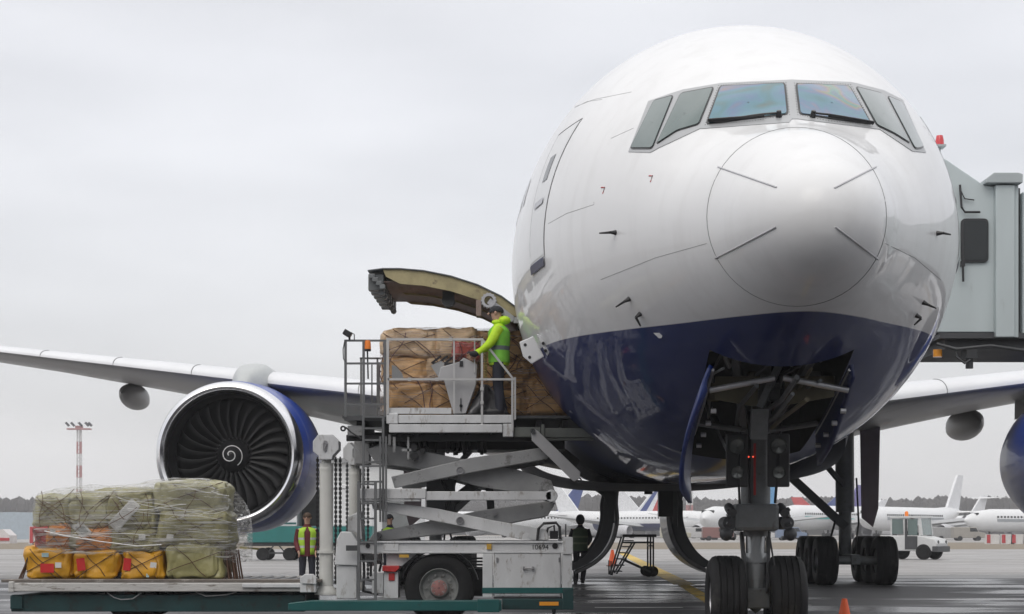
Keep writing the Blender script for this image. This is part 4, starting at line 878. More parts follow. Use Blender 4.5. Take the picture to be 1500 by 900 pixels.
# rails
def rail(mb, a, b_, w, Y=YL, dy=0): mb.bar((x_(a[0]), Y+dy, z_(a[1])), (x_(b_[0]), Y+dy, z_(b_[1])), w, w)
mb = MB()
for px in (506, 532.5, 563.5): rail(mb, (px, 498), (px, 611), .038, dy=.02)
for py in (499, 532.5, 562, 592.5): rail(mb, (504, py), (566, py), .03, dy=.022)
for px in (506, 532.5): rail(mb, (px, 498), (px, 611), .03, dy=2.8)
rail(mb, (504, 499), (566, 499), .03, dy=2.8)
rail(mb, (541, 530), (541, 590), .02, dy=.5); rail(mb, (546, 520), (546, 590), .04, dy=1.2); rail(mb, (546, 534), (566, 534), .03, dy=1.2)
mb.build('end_railing', railgrey, ld)
mb = MB(); rail(mb, (568, 496), (568, 608), .04); rail(mb, (566, 497.5), (708, 497.5), .034, dy=-.002); rail(mb, (665, 499), (665, 606), .026, dy=.003); rail(mb, (706, 497), (706, 632), .034, dy=.004); rail(mb, (695, 497), (695, 545), .02, dy=.1); rail(mb, (706, 497), (750, 553), .032, dy=.006); rail(mb, (568, 556), (754, 556), .032, dy=-.004); rail(mb, (750.5, 553), (750.5, 632), .034, dy=.0); rail(mb, (754.5, 553), (754.5, 615), .028, dy=.0)
for px, py in ((640, 556), (660, 497.5), (600, 556), (706, 590), (706, 570)): mb.box(x_(px)-.025, x_(px)+.025, YL-.03, YL+.03, z_(py)-.025, z_(py)+.025)
mb.build('side_railing', mat('railing_light_paint', (.50, .50, .50), .4, var=.08, dirt=(.2, .19, .18), dscale=8, dth=.6), ld)
mb = MB(); mb.box(x_(570), x_(661), YL+.03, YL+.05, z_(606), z_(597.5)); mb.build('toe_board', lwhite, ld)
mb = MB(); mb.prism(PZ([(645, 537), (672, 529), (679, 523), (693, 530), (699, 533), (697, 563), (682, 605), (664, 606), (650, 557), (641, 553)]), YL+.12, YL+.42); cs = mb.build('control_console', mat('console_grey', (.42, .42, .43), .45, var=.06), ld, bevel=.012)
mb = MB(); mb.box(x_(673), x_(678), YL+.10, YL+.118, z_(536), z_(528)); mb.box(x_(674), x_(675.5), YL+.10, YL+.118, z_(602), z_(583)); mb.cyl((x_(675), YL+.1, z_(594)), (x_(675), YL+.13, z_(594)), .025, n=8)
for px in (630, 640, 650): mb.bar((x_(px), YL+.5, z_(528)), (x_(px+14), YL+.5, z_(517)), .03, .03)
mb.box(x_(632), x_(664), YL+.45, YL+.55, z_(531), z_(527)); mb.build('console_fittings', bplast, cs)
mb = MB(); mb.prism(PZ([(630, 534), (645, 527), (650, 530), (648, 553), (642, 552)]), YL+.2, YL+.22); mb.build('side_bracket', lgrey, ld); mb = MB(); mb.prism(PZ([(572, 532), (578, 534), (587, 544), (590, 554), (572, 555)]), YL+.3, YL+.32); mb.build('side_bracket', lgrey, ld)
# hose coil hanging on the rail
mb = MB(); pts = []
for i in range(120): a = i*.62; pts.append(Vector((x_(711)+.022*math.cos(a), YL+.12+.022*math.sin(a), z_(508)-(z_(508)-z_(555))*i/119)))
mb.tube(pts, .009, 5); mb.build('coiled_hose', mat('yellow_hose', (.35, .29, .10), .5), ld)
# ladders
def ladder(x0, x1, ytop, ybot, rungs, Y, w):
    mb = MB(); rail(mb, (x0, ytop), (x0, ybot), w, dy=Y); rail(mb, (x1, ytop), (x1, ybot), w, dy=Y)
    for py in rungs: mb.box(x_(x0), x_(x1), YL+Y-.015, YL+Y+.02, z_(py)-.014, z_(py)+.014)
    return mb.build('ladder', railgrey, ld)
ladder(532.5, 561.5, 611, 765, (611, 628, 645, 677, 683, 706, 735), -.03, .036)
ladder(526.5, 551, 706, 879, (710, 738, 760, 794, 822, 849, 878), -.13, .042)
ladder(557.5, 566, 640, 765, (), -.07, .03)
mb = MB(); mb.box(x_(508), x_(527), YL-.14, YL-.1, z_(807), z_(799)); mb.build('ladder_clamp', dgrey, ld)
# beacon and work lamp
mb = MB(); mb.lathe([(.05, 0), (.05, .03), (.052, .03)], (x_(538.5), YL+.02, z_(514.5)), (0, 0, 1), 16); mb.cyl((x_(538), YL+.03, z_(514)), (x_(539), YL+.03, z_(555)), .012, n=8); bc_ = mb.build('beacon_base', bplast, ld)
mb = MB(); mb.lathe([(.05, 0), (.047, .09), (.038, .13), (.01, .135)], (x_(538.5), YL+.02, z_(511.5)), (0, 0, 1), 16); mb.build('beacon_lens', orange, bc_)
mb = MB(); mb.bar((x_(504), YL, z_(486)), (x_(514), YL, z_(492)), .16, .085); mb.bar((x_(512), YL, z_(492)), (x_(512), YL, z_(498)), .03, .03); mb.tube([(x_(514), YL, z_(487)), (x_(519), YL, z_(490)), (x_(519), YL, z_(498))], .008); mb.tube([(x_(505), YL, z_(500)), (x_(502.5), YL, z_(512)), (x_(503), YL, z_(526)), (x_(506), YL, z_(530))], .008); mb.build('work_lamp', bplast, ld, bevel=.01)

# grey tarpaulin hung at the worker's feet
tm = mat('tarpaulin_grey', (.10, .10, .105), .32, var=.3, vs=6, bump=.6, bs=5, coat=.3)
mb = MB(); rws = []
for j in range(15):
    t = j/14; r = []
    for i in range(21):
        u = i/20; xa = 704-20*t; xb = 716+30*t; px = xa+(xb-xa)*u
        r.append(Vector((x_(px), YL+.22+.07*math.sin(u*9+t*4)+.05*noise.noise(Vector((u*4, t*4, 0))), z_(562+44*t))))
    rws.append(r)
mb.grid(rws, False, True); mb.build('tarpaulin', tm, None, solid=.01, label='crumpled grey tarpaulin hanging on the loader railing at the feet of the worker', cat='tarpaulin')
# ================================================================ cargo
def sackmat(name, col, var=.18):
    m = mat(name, col, .42, var=var, vs=3, bump=.9, bs=7, dirt=tuple(c*.55 for c in col), dscale=5, dth=.6, coat=.15)
    return m
yel = sackmat('yellow_plastic_weave', (.62, .31, .015)); org = sackmat('orange_plastic_weave', (.62, .22, .03)); grn = sackmat('green_plastic_weave', (.29, .27, .115)); grn2 = sackmat('pale_green_weave', (.36, .345, .20)); redf = sackmat('red_fabric', (.42, .05, .05))
brs = sackmat('tan_sack_weave', (.54, .31, .12), .25); brs2 = sackmat('light_tan_weave', (.58, .41, .25), .25)
rope = mat('brown_rope', (.09, .045, .025), .8); paper = mat('white_paper', (.62, .62, .60), .6, var=.05); redlab = mat('red_label', (.55, .02, .02), .5); ink = mat('dark_print', (.16, .09, .02), .7); cyl_ = mat('pale_blue_label', (.35, .5, .52), .5)
def seface(c, w, d, h, e, dx, dz):      # point on the near face of a rounded box, dx,dz in -1..1
    m = max(abs(dx), abs(dz)); y = (max(0, 1-abs(dx)**(2/e))**1)*(max(0, 1-abs(dz)**(2/e)))
    return Vector((c[0]+dx*w/2*.985, c[1]-d/2*(y**(e/2)) - .022, c[2]+dz*h/2*.985))
def sack(px0, px1, py0, py1, Y, d, m, seed, name, label, cat, group, labels=(), straps=1, e=.3, Yd=None):
    x0, x1, z1, z0 = x_(px0, Y), x_(px1, Y), z_(py0, Y), z_(py1, Y)
    c = ((x0+x1)/2, Y+d/2, (z0+z1)/2); w = x1-x0; h = z1-z0
    t = thing(name, label, cat, (c[0], c[1], z0), 0, group)
    MB().lump(c, w*1.03, d, h*1.04, seed, e+.04, .040, 96, 60, 3.4, crease=.05).build('sack_body', m, t, sharp=180)
    if straps:
        mb = MB(); rnd = random.Random(seed)
        q_ = lambda v: v*(.55+.5*rnd.random())
        for (a, b_, cc, dd_) in ((-.95, q_(-.9), .95, q_(.9)), (q_(-.9), .93, q_(.9), -.93), (-.93, q_(.8), q_(.5), -.95))[:2+(seed % 2)]:
            pts = [seface(c, w, d, h, e, a+(cc-a)*u+.03*math.sin(u*9+seed), b_+(dd_-b_)*u+.03*math.cos(u*7+seed)) for u in [i/18 for i in range(19)]]
            mb.tube(pts, .0065, 5)
        mb.build('rope', rope, t)
    for (lx0, lx1, ly0, ly1, lm) in labels:
        a = (x_((lx0+lx1)/2, Y)-c[0])/(w/2); b_ = (z_((ly0+ly1)/2, Y)-c[2])/(h/2); p = seface(c, w, d, h, e, max(-.9, min(.9, a)), max(-.9, min(.9, b_)))
        hw = (lx1-lx0)/2*Y/F; hh = (ly1-ly0)/2*Y/F; sk = (seed % 3-1)*.12
        mb = MB(); mb.grid([[Vector((p.x+hw*u-hh*v*sk, p.y-.016, p.z+hh*v+hw*u*sk)) for u in (-1, 0, 1)] for v in (-1, 0, 1)], False, False); mb.build('label', lm, t, solid=.003)
    return t
YS = 27.35
G1 = 'yellow mail sacks along the bottom of the left load'
sack(34, 105, 801, 850, YS, .9, yel, 1, 'mail_sack', 'yellow mail sack at the left bottom corner, red label beside a white tag', 'mail sack', G1, [(60, 80, 826, 839, redlab), (82, 91, 824, 832, paper), (62, 72, 810, 816, cyl_)])
sack(107, 174, 806, 850, YS, .9, yel, 2, 'mail_sack', 'yellow mail sack in the bottom row with one red label near its left edge', 'mail sack', G1, [(113, 125, 818, 836, redlab)])
sack(176, 239, 806, 850, YS, .9, yel, 3, 'mail_sack', 'yellow mail sack beside the big green bottom sack, white scrap over its red label', 'mail sack', G1, [(181, 192, 818, 836, redlab), (182, 189, 824, 836, paper), (221, 230, 824, 832, paper), (215, 219, 841, 846, cyl_)])
sack(240, 324, 796, 850, YS-.05, 1.0, grn, 4, 'mail_sack', 'large olive green sack at the bottom right of the lowered load', 'mail sack', 'green sacks of the left load')
G2 = 'green sacks of the left load'
sack(49, 101, 727, 775, YS+.1, .9, grn2, 5, 'mail_sack', 'green sack at the top left corner of the lowered load', 'mail sack', G2, [(100, 104, 736, 742, paper)])
sack(99, 160, 722, 776, YS+.08, .9, grn2, 6, 'mail_sack', 'green sack on top of the lowered load, second from its left end', 'mail sack', G2)
sack(157, 226, 716, 778, YS+.06, .9, grn, 7, 'mail_sack', 'green sack on top of the lowered load behind the long slanted sheet', 'mail sack', G2)
sack(224, 330, 704, 752, YS+.02, 1.0, grn2, 8, 'mail_sack', 'wide pale green sack at the highest corner of the lowered load', 'mail sack', G2)
sack(228, 334, 746, 802, YS+.0, 1.0, grn, 9, 'mail_sack', 'wide green sack between the topmost and the bottom right sack of the lowered load', 'mail sack', G2, [(204-10+50, 214-10+50, 783, 792, paper)])
sack(160, 232, 774, 808, YS+.04, .9, grn, 10, 'mail_sack', 'flat green sack lying over the third yellow sack of the lowered load', 'mail sack', G2, [(204, 214, 783, 791, paper)])
sack(92, 136, 770, 806, YS+.12, .8, grn, 16, 'mail_sack', 'small green sack behind the square paper of the lowered load', 'mail sack', G2, straps=0)
sack(46, 72, 772, 803, YS+.03, .8, redf, 11, 'mail_sack', 'small red sack squeezed in at the left end of the lowered load', 'mail sack', 'small sacks in the middle of the left load')
sack(66, 97, 770, 803, YS+.0, .8, org, 12, 'mail_sack', 'small orange sack with a white tag beside the red one', 'mail sack', 'small sacks in the middle of the left load', [(74, 82, 776, 781, paper)])
sack(108, 168, 773, 808, YS+.04, .8, org, 13, 'mail_sack', 'orange sack in the middle row of the lowered load above the second yellow sack', 'mail sack', 'small sacks in the middle of the left load')
# second row at the back of the pallet
for i, (a, b_, t_, m_) in enumerate(((40, 110, 806, yel), (110, 178, 806, yel), (180, 244, 806, yel), (246, 330, 800, grn), (50, 130, 724, grn2), (130, 230, 716, grn), (228, 326, 706, grn2), (46, 180, 770, org), (180, 334, 760, grn))):
    bot = 850 if i < 4 else (770 if i < 7 else 808)
    sack(a, b_, t_, bot, YS+1.0, .95, m_, 30+i, 'mail_sack', ['hidden yellow sack behind the left bottom sack', 'yellow sack behind the second bottom sack', 'yellow sack behind the third bottom sack', 'green sack behind the big green bottom sack', 'pale green sack at the back of the top left corner', 'green sack at the back under the top wrapping', 'pale green sack at the back of the highest corner', 'long orange sack at the back of the middle row', 'long green sack at the back of the middle row'][i], 'mail sack', 'sacks in the back row of the left load', straps=0)
# papers on the load
def sheetpaper(pts, Y, name, label, m=paper):
    c = sum((Vector(p) for p in pts), Vector((0, 0)))/4; rws = []
    a, b_, c_, d_ = [Vector(p) for p in pts]
    for j in range(9):
        r = []
        for i in range(9):
            u, v = i/8, j/8; q = (a*(1-u)+b_*u)*(1-v)+(d_*(1-u)+c_*u)*v
            r.append(Vector((x_(q.x, Y), Y+.012*noise.noise(Vector((u*5, v*5, 3))), z_(q.y, Y))))
        rws.append(r)
    MB().grid(rws, False, True).build(name, m, None, solid=.003, label=label, cat='paper sheet')
sheetpaper([(193, 730), (206, 742), (172, 780), (158, 767)], YS-.07, 'paper_sheet', 'long slanted white sheet stuck to the green sacks of the lowered load')
sheetpaper([(119, 764), (135, 780), (121, 788), (104, 772)], YS-.08, 'paper_sheet', 'square white paper stuck over the second orange sack of the lowered load')
sheetpaper([(121, 769), (130, 779), (121, 784), (110, 773)], YS-.10, 'printed_label', 'printed grey area of the square paper on the lowered load', mat('grey_print', (.33, .34, .33), .6, var=.2, vs=30))
# brown sticks/cords at the right end
mb = MB()
for i in range(12): mb.tube([(x_(322+i*2.0, YS), YS+.1+.08*(i % 4), z_(806, YS)), (x_(324+i*2.2, YS), YS+.05+.08*(i % 4), z_(830, YS)), (x_(327+i*2.2, YS), YS+.1*(i % 4), z_(849, YS))], .014, 6)
mb.build('net_cords', rope, None, label='brown net cords gathered at the lower right end of the wrapped load', cat='net')
mb = MB()
for i in range(3): mb.tube([(x_(44, YS), YS+.1*i, z_(808, YS)), (x_(36, YS), YS+.06*i, z_(830, YS)), (x_(28, YS), YS+.1*i, z_(848, YS))], .012, 6)
mb.build('net_cords', rope, None, label='brown net cords at the left end of the wrapped load', cat='net')

# plastic wrap
def wrapmat(name, sy, dens, tint=(.8, .8, .8)):
    m = bpy.data.materials.new(name); m.use_nodes = True; n = m.node_tree.nodes; l = m.node_tree.links; n.clear()
    o = n.new('ShaderNodeOutputMaterial'); mx = n.new('ShaderNodeMixShader'); tr = n.new('ShaderNodeBsdfTransparent'); b = n.new('ShaderNodeBsdfPrincipled')
    b.inputs['Base Color'].default_value = (*tint, 1); b.inputs['Roughness'].default_value = .18; b.inputs['Coat Weight'].default_value = .6
    t = n.new('ShaderNodeTexCoord'); mp = n.new('ShaderNodeMapping'); mp.inputs['Scale'].default_value = sy; mp.inputs['Rotation'].default_value = (0, R(8), 0); l.new(t.outputs['Object'], mp.inputs[0])
    nn = n.new('ShaderNodeTexNoise'); nn.inputs['Scale'].default_value = 3; nn.inputs['Detail'].default_value = 8; nn.inputs['Roughness'].default_value = .75; nn.inputs['Distortion'].default_value = .4; l.new(mp.outputs[0], nn.inputs[0])
    mp2 = n.new('ShaderNodeMapping'); mp2.inputs['Scale'].default_value = (.6, 2, 6); mp2.inputs['Rotation'].default_value = (0, R(-24), 0); l.new(t.outputs['Object'], mp2.inputs[0])
    n2 = n.new('ShaderNodeTexNoise'); n2.inputs['Scale'].default_value = 4; n2.inputs['Detail'].default_value = 8; n2.inputs['Roughness'].default_value = .7; l.new(mp2.outputs[0], n2.inputs[0])
    ma = n.new('ShaderNodeMath'); ma.operation = 'MAXIMUM'
    r1 = n.new('ShaderNodeMapRange'); r1.inputs[1].default_value = .5; r1.inputs[2].default_value = .68; r1.inputs[3].default_value = dens*.16; r1.inputs[4].default_value = dens*1.7; l.new(nn.outputs[0], r1.inputs[0])
    r2 = n.new('ShaderNodeMapRange'); r2.inputs[1].default_value = .56; r2.inputs[2].default_value = .70; r2.inputs[3].default_value = dens*.10; r2.inputs[4].default_value = dens*1.9; l.new(n2.outputs[0], r2.inputs[0])
    l.new(r1.outputs[0], ma.inputs[0]); l.new(r2.outputs[0], ma.inputs[1])
    bp = n.new('ShaderNodeBump'); bp.inputs['Strength'].default_value = 1; bp.inputs['Distance'].default_value = .12; l.new(nn.outputs[0], bp.inputs['Height']); l.new(bp.outputs[0], b.inputs['Normal'])
    l.new(ma.outputs[0], mx.inputs[0]); l.new(tr.outputs[0], mx.inputs[1]); l.new(b.outputs[0], mx.inputs[2]); l.new(mx.outputs[0], o.inputs[0]); return m
w1 = wrapmat('stretch_wrap_film', (.35, 1, 9), .74, (.84, .83, .80))
def shell(top, bot, Y0, Y1, name, label, m, seed=1):
    # top, bot: px outlines left to right; the film drapes over the load between them
    ft = pchip([p[0] for p in top], [p[1] for p in top]); fb = pchip([p[0] for p in bot], [p[1] for p in bot])
    x0, x1 = top[0][0], top[-1][0]; rws = []
    prof = [(0, 1.0), (0, .8), (0, .6), (0, .45), (0, .3), (.0, .18), (.02, .09), (.07, .025), (.15, 0), (.35, -.0), (.6, 0), (.85, 0), (.96, .05), (1, .2), (1, .6), (1, 1)]
    for k, (ty, tz) in enumerate(prof):
        r = []
        for i in range(61):
            u = i/60; px = x0+(x1-x0)*u; edge = min(u, 1-u); 
            yy = ty
            inset = max(0, 1-edge/.05)**2*.10
            yy = inset+(1-2*inset)*ty
            zt, zb = z_(ft(px), Y0), z_(fb(px), Y0); z = zt+(zb-zt)*tz
            nz_ = noise.noise(Vector((px*.05, z*3.0, seed+ty*4)))*.035+noise.noise(Vector((px*.15, z*9, seed+ty*9)))*.012
            r.append(Vector((x_(px, Y0), Y0+(Y1-Y0)*yy-nz_*(1 if ty < .5 else -1), z+nz_*(1-abs(2*tz-1)*.3))))
        rws.append(r)
    mb = MB(); mb.grid(rws, False, True)
    for e_ in (0, 60): mb.add([r[e_] for r in rws], [tuple(range(len(rws)))], True)
    return mb.build(name, m, None, label=label, cat='plastic wrap', sharp=180)
shell([(42, 740), (50, 722), (75, 716), (120, 709), (150, 712), (185, 709), (225, 701), (270, 699), (305, 703), (325, 722), (338, 742), (343, 765)], [(42, 790), (60, 806), (110, 812), (180, 812), (240, 808), (300, 812), (343, 825)], YS-.13, YS+2.02, 'plastic_wrap', 'torn clear stretch film wrapped around the sacks on the lowered platform', w1, 2)

mb = MB(); rn = random.Random(4)
for kx, ky, n_, sp in ((300, 752, 6, 60), (78, 781, 4, 70), (190, 745, 2, 90), (312, 720, 4, 40)):
    for k in range(n_):
        a = rn.uniform(-.6, .5)+(math.pi if (kx > 200 and k % 3) else 0); ln = rn.uniform(.5, 1.6)*sp; pts = []
        for i in range(12):
            u = i/11; px = min(338, max(46, kx+math.cos(a)*ln*u*1.6)); py = min(812, max(708, ky+math.sin(a)*ln*u*.6+3*math.sin(u*5+k)))
            pts.append((x_(px, YS), YS-.185-.02*math.sin(u*math.pi), z_(py, YS)))
        mb.tube(pts, rn.uniform(.002, .004), 5)
mb.tube([(x_(70, YS), YS-.2, z_(778, YS)), (x_(100, YS), YS-.22, z_(785, YS)), (x_(150, YS), YS-.22, z_(793, YS)), (x_(205, YS), YS-.2, z_(800, YS)), (x_(240, YS), YS-.19, z_(798, YS))], .008, 6)
mb.build('film_strands', mat('white_film', (.75, .75, .74), .25, coat=.6), None, label='white twisted film strands stretched over the front of the wrapped sacks', cat='plastic film')
mb = MB(); rn = random.Random(9)
for k in range(15):
    x0 = rn.uniform(60, 320); y0 = rn.uniform(716, 760); x1 = x0+rn.uniform(-60, 60); y1 = y0+rn.uniform(25, 55)
    mb.tube([(x_(min(334, max(52, x0+(x1-x0)*u))+3*math.sin(u*6), YS), YS-.165-.02*math.sin(u*5), z_(min(800, y0+(y1-y0)*u), YS)) for u in [i/10 for i in range(11)]], .005, 5)
mb.build('cargo_net', mat('brown_net', (.14, .085, .05), .8), None, label='thin brown net cords over the wrapped green sacks on the lowered platform', cat='net')

# upper load going through the door
YU = 27.75
G3 = 'tan sacks of the raised load'
def usack(px0, px1, py0, py1, dy, d, m, seed, label, **k): return sack(px0, px1, py0, py1, YU+dy, d, m, seed, 'cargo_sack', label, 'cargo sack', G3, **k)
usack(558, 640, 480, 524, 0, .9, brs2, 41, 'light tan sack at the top left of the raised load')
usack(636, 700, 479, 524, .02, .9, brs2, 42, 'light tan sack in the top row of the raised load above the console')
usack(696, 775, 484, 530, .05, .9, brs, 43, 'tan sack at the top of the raised load behind the worker')
usack(559, 628, 522, 562, .0, .9, brs, 44, 'tan sack in the middle row at the left end of the raised load')
usack(622, 700, 520, 562, .03, .9, brs2, 45, 'light tan sack behind the control console of the raised platform')
usack(566, 634, 560, 609, -.02, .95, brs, 46, 'orange tan sack at the bottom left of the raised load')
usack(630, 704, 560, 609, .0, .95, brs, 47, 'orange tan sack at the bottom of the raised load below the console')
usack(700, 772, 526, 570, .08, .9, brs, 48, 'tan sack in the middle row behind the legs of the worker')
usack(700, 772, 566, 609, .08, .9, brs, 49, 'tan sack at the bottom behind the tarpaulin')
usack(770, 826, 490, 552, .12, .9, brs, 50, 'tall tan sack entering the cargo door')
usack(768, 838, 550, 612, .12, .9, brs, 51, 'tan sack on the bridge at the bottom of the cargo door')
sack(664, 700, 500, 527, YU-.06, .3, redf, 52, 'cargo_sack', 'red sack pressed against the film behind the console', 'cargo sack', G3, straps=0)
for i, (a, b_, t_, bo) in enumerate(((562, 690, 482, 545), (562, 690, 545, 609), (690, 830, 486, 548), (690, 830, 548, 609))):
    sack(a, b_, t_, bo, YU+.95, .95, brs, 60+i, 'cargo_sack', ['tan sack at the upper back of the raised load, away from the door', 'tan sack at the lower back of the raised load, away from the door', 'tan sack at the upper back of the raised load, near the door', 'tan sack at the lower back of the raised load, near the door'][i], 'cargo sack', 'back row of the raised load', straps=0)
w2 = wrapmat('amber_stretch_film', (.3, 1, 10), .50, (.66, .54, .48))
shell([(555, 496), (560, 485), (585, 479), (630, 475), (680, 476), (740, 479), (800, 482), (828, 492)], [(562, 609), (600, 610), (700, 610), (828, 611)], YU-.1, YU+1.98, 'plastic_wrap', 'creased film around the tan sacks on the raised platform', w2, 5)
mb = MB(); rn = random.Random(5)
for k in range(16):
    x0 = rn.uniform(560, 800); y0 = rn.uniform(484, 560); x1 = x0+rn.uniform(-60, 60); y1 = y0+rn.uniform(30, 60)
    mb.tube([(x_(min(826, max(560, x0+(x1-x0)*u))+3*math.sin(u*6), YU), YU-.125, z_(min(606, y0+(y1-y0)*u), YU)) for u in [i/10 for i in range(11)]], .007, 5)
mb.build('cargo_net', mat('dark_net', (.09, .05, .06), .8), None, label='dark cargo net cords over the raised tan load', cat='net')

# ================================================================ people
def skinmesh(name, V_, E_, Rr, m, parent, sub=2, name2=None):
    me = bpy.data.meshes.new(name); me.from_pydata(V_, E_, []); o = bpy.data.objects.new(name, me); C.objects.link(o)
    md = o.modifiers.new('s', 'SKIN'); md.use_smooth_shade = True
    sv = me.skin_vertices[0].data
    for i, r in enumerate(Rr): sv[i].radius = (r, r) if not isinstance(r, tuple) else r
    sv[0].use_root = True
    s = o.modifiers.new('u', 'SUBSURF'); s.levels = sub; s.render_levels = sub
    bpy.context.view_layer.update(); dg = bpy.context.evaluated_depsgraph_get()
    m2 = bpy.data.meshes.new_from_object(o.evaluated_get(dg)); bpy.data.objects.remove(o)
    m2.polygons.foreach_set('use_smooth', [True]*len(m2.polygons)); m2.materials.clear(); m2.materials.append(m)
    o = bpy.data.objects.new(name, m2); C.objects.link(o); o.parent = parent; return o
def person(label, loc, rz, P=None, jacket=None, trousers=None, vest=None, hat=None, hood=None, group=None, hair=None, vgap=0):
    J = dict(pel=(0, 0, .95), wai=(0, 0, 1.10), che=(0, .0, 1.32), nek=(0, 0, 1.50), hb=(0, -.01, 1.60), hd=(0, -.02, 1.70), ht=(0, 0, 1.77),
             shl=(-.19, 0, 1.44), shr=(.19, 0, 1.44), ell=(-.25, .03, 1.15), elr=(.25, .03, 1.15), wrl=(-.26, -.05, .90), wrr=(.26, -.05, .90),
             hpl=(-.095, 0, .90), hpr=(.095, 0, .90), knl=(-.11, -.01, .50), knr=(.11, -.01, .50), anl=(-.12, .02, .09), anr=(.12, .02, .09), tol=(-.13, -.16, .04), tor=(.13, -.16, .04))
    J.update(P or {})
    t = thing('person', label, 'person', loc, rz, group, local=True)
    ks = ['pel', 'wai', 'che', 'nek', 'hb', 'hd', 'ht', 'shl', 'shr', 'ell', 'elr', 'wrl', 'wrr', 'hpl', 'hpr', 'knl', 'knr', 'anl', 'anr', 'tol', 'tor']
    rad = dict(pel=(.12, .09), wai=(.10, .08), che=(.115, .08), nek=.055, hb=(.068, .075), hd=(.078, .095), ht=.05, shl=.06, shr=.06, ell=.04, elr=.04, wrl=.028, wrr=.028, hpl=.085, hpr=.085, knl=.055, knr=.055, anl=.04, anr=.04, tol=.035, tor=.035)
    ed = [('pel', 'wai'), ('wai', 'che'), ('che', 'nek'), ('nek', 'hb'), ('hb', 'hd'), ('hd', 'ht'), ('che', 'shl'), ('che', 'shr'), ('shl', 'ell'), ('shr', 'elr'), ('ell', 'wrl'), ('elr', 'wrr'), ('pel', 'hpl'), ('pel', 'hpr'), ('hpl', 'knl'), ('hpr', 'knr'), ('knl', 'anl'), ('knr', 'anr'), ('anl', 'tol'), ('anr', 'tor')]
    V_ = [J[k] for k in ks]; Rr = [rad[k] for k in ks]; E_ = [(ks.index(a), ks.index(b_)) for a, b_ in ed]
    for sgn, w_, e_ in ((-1, 'wrl', 'ell'), (1, 'wrr', 'elr')):     # palm and five fingers
        wv = Vector(J[w_]); dr = (wv-Vector(J[e_])).normalized(); sd = Vector((0, 1, 0)) if abs(dr.y) < .8 else Vector((0, 0, 1)); sd = (sd-dr*sd.dot(dr)).normalized(); cu = dr.cross(sd).normalized()*(.03*sgn)
        pi_ = len(V_); V_.append(tuple(wv+dr*.075)); Rr.append(.032); E_.append((ks.index(w_), pi_))
        for fi, (off, ln) in enumerate(((-.030, .075), (-.010, .088), (.010, .082), (.030, .065))):
            a = wv+dr*.10+sd*off; b2 = a+dr*ln*.5+cu*.3; c2 = b2+dr*ln*.4+cu*.8
            k = len(V_); V_ += [tuple(a), tuple(b2), tuple(c2)]; Rr += [.011, .0095, .008]; E_ += [(pi_, k), (k, k+1), (k+1, k+2)]
        a = wv+dr*.04-sd*.035; b2 = a+dr*.035-sd*.02; k = len(V_); V_ += [tuple(a), tuple(b2)]; Rr += [.013, .010]; E_ += [(pi_, k), (k, k+1)]
    skinmesh('body', V_, E_, Rr, skin_m, t, 2)
    hd = Vector(J['hd']); OFF[t.name] = Vector()
    f = Vector((0, -1, 0)); 
    if P and 'face' in P: f = Vector(P['face']).normalized()
    sdv = Vector((0, 0, 1)).cross(f)
    mb = MB()
    for q in (-1, 1): mb.ell(hd+f*.088+sdv*q*.031+Vector((0, 0, .005)), .013, .013, .009, 10, 8)
    mb.build('eyes', bplast, t)
    mb = MB(); mb.cyl(hd+f*.085+Vector((0, 0, .01)), hd+f*.115+Vector((0, 0, -.025)), .008, .016, 8); 
    mb.build('nose', skin_m, t)
    for q in (-1, 1): mb = MB(); mb.ell(hd+sdv*q*.083+Vector((0, 0, -.005)), .014, .022, .03, 10, 8); mb.build('ear', skin_m, t)
    mb = MB()
    mb = MB(); mb.tube([hd+f*.088+sdv*q*.02+Vector((0, 0, -.05)) for q in (-1, 0, 1)], .006, 6); mb.build('mouth', mat('lips', (.3, .1, .09), .5), t)
    hk = hair or hat
    if hk:
        mb = MB(); rws = []
        for j in range(9):
            a = R(-12+102*j/8); rws.append([hd+Vector((0, 0, .025))-f*.012+Vector((.094*math.cos(a)*math.cos(b_), .108*math.cos(a)*math.sin(b_), .094*math.sin(a)-(.0 if hat else .03*max(0, Vector((math.cos(b_), math.sin(b_), 0)).dot(-f)))*(1-j/8))) for b_ in [2*math.pi*i/24 for i in range(24)]])
        mb.grid(rws, True, True); mb.build('beanie' if hat else 'hair', hk, t, solid=.012)
    if hood:
        mb = MB(); mb.ell(hd-f*.02, .118, .125, .145, 24, 16); mb.build('hood', hood, t)
    def limb(mb, pts, rr, n=14):
        pts = [Vector(p) for p in pts]; fine = []; fr = []
        for i in range(len(pts)-1):
            for k in range(5): u = k/5; fine.append(pts[i].lerp(pts[i+1], u)); fr.append(rr[i]+(rr[i+1]-rr[i])*u)
        fine.append(pts[-1]); fr.append(rr[-1])
        for _ in range(2): fine = [fine[0]]+[(fine[i-1]+fine[i]*2+fine[i+1])/4 for i in range(1, len(fine)-1)]+[fine[-1]]
        rows = []
        for i, p in enumerate(fine):
            d = (fine[min(i+1, len(fine)-1)]-fine[max(i-1, 0)]).normalized(); u = Vector((1, 0, 0)) if abs(d.x) < .8 else Vector((0, 1, 0))
            a = d.cross(u).normalized(); b_ = a.cross(d)
            rows.append([p+(a*math.cos(t_)+b_*math.sin(t_))*(fr[i]+.008*noise.noise(p*14+Vector((t_, 0, 0)))) for t_ in [2*math.pi*k/n for k in range(n)]])
        mb.grid(rows, True, True)
        for r in (rows[0], rows[-1]): mb.add(r, [tuple(range(n))], True)
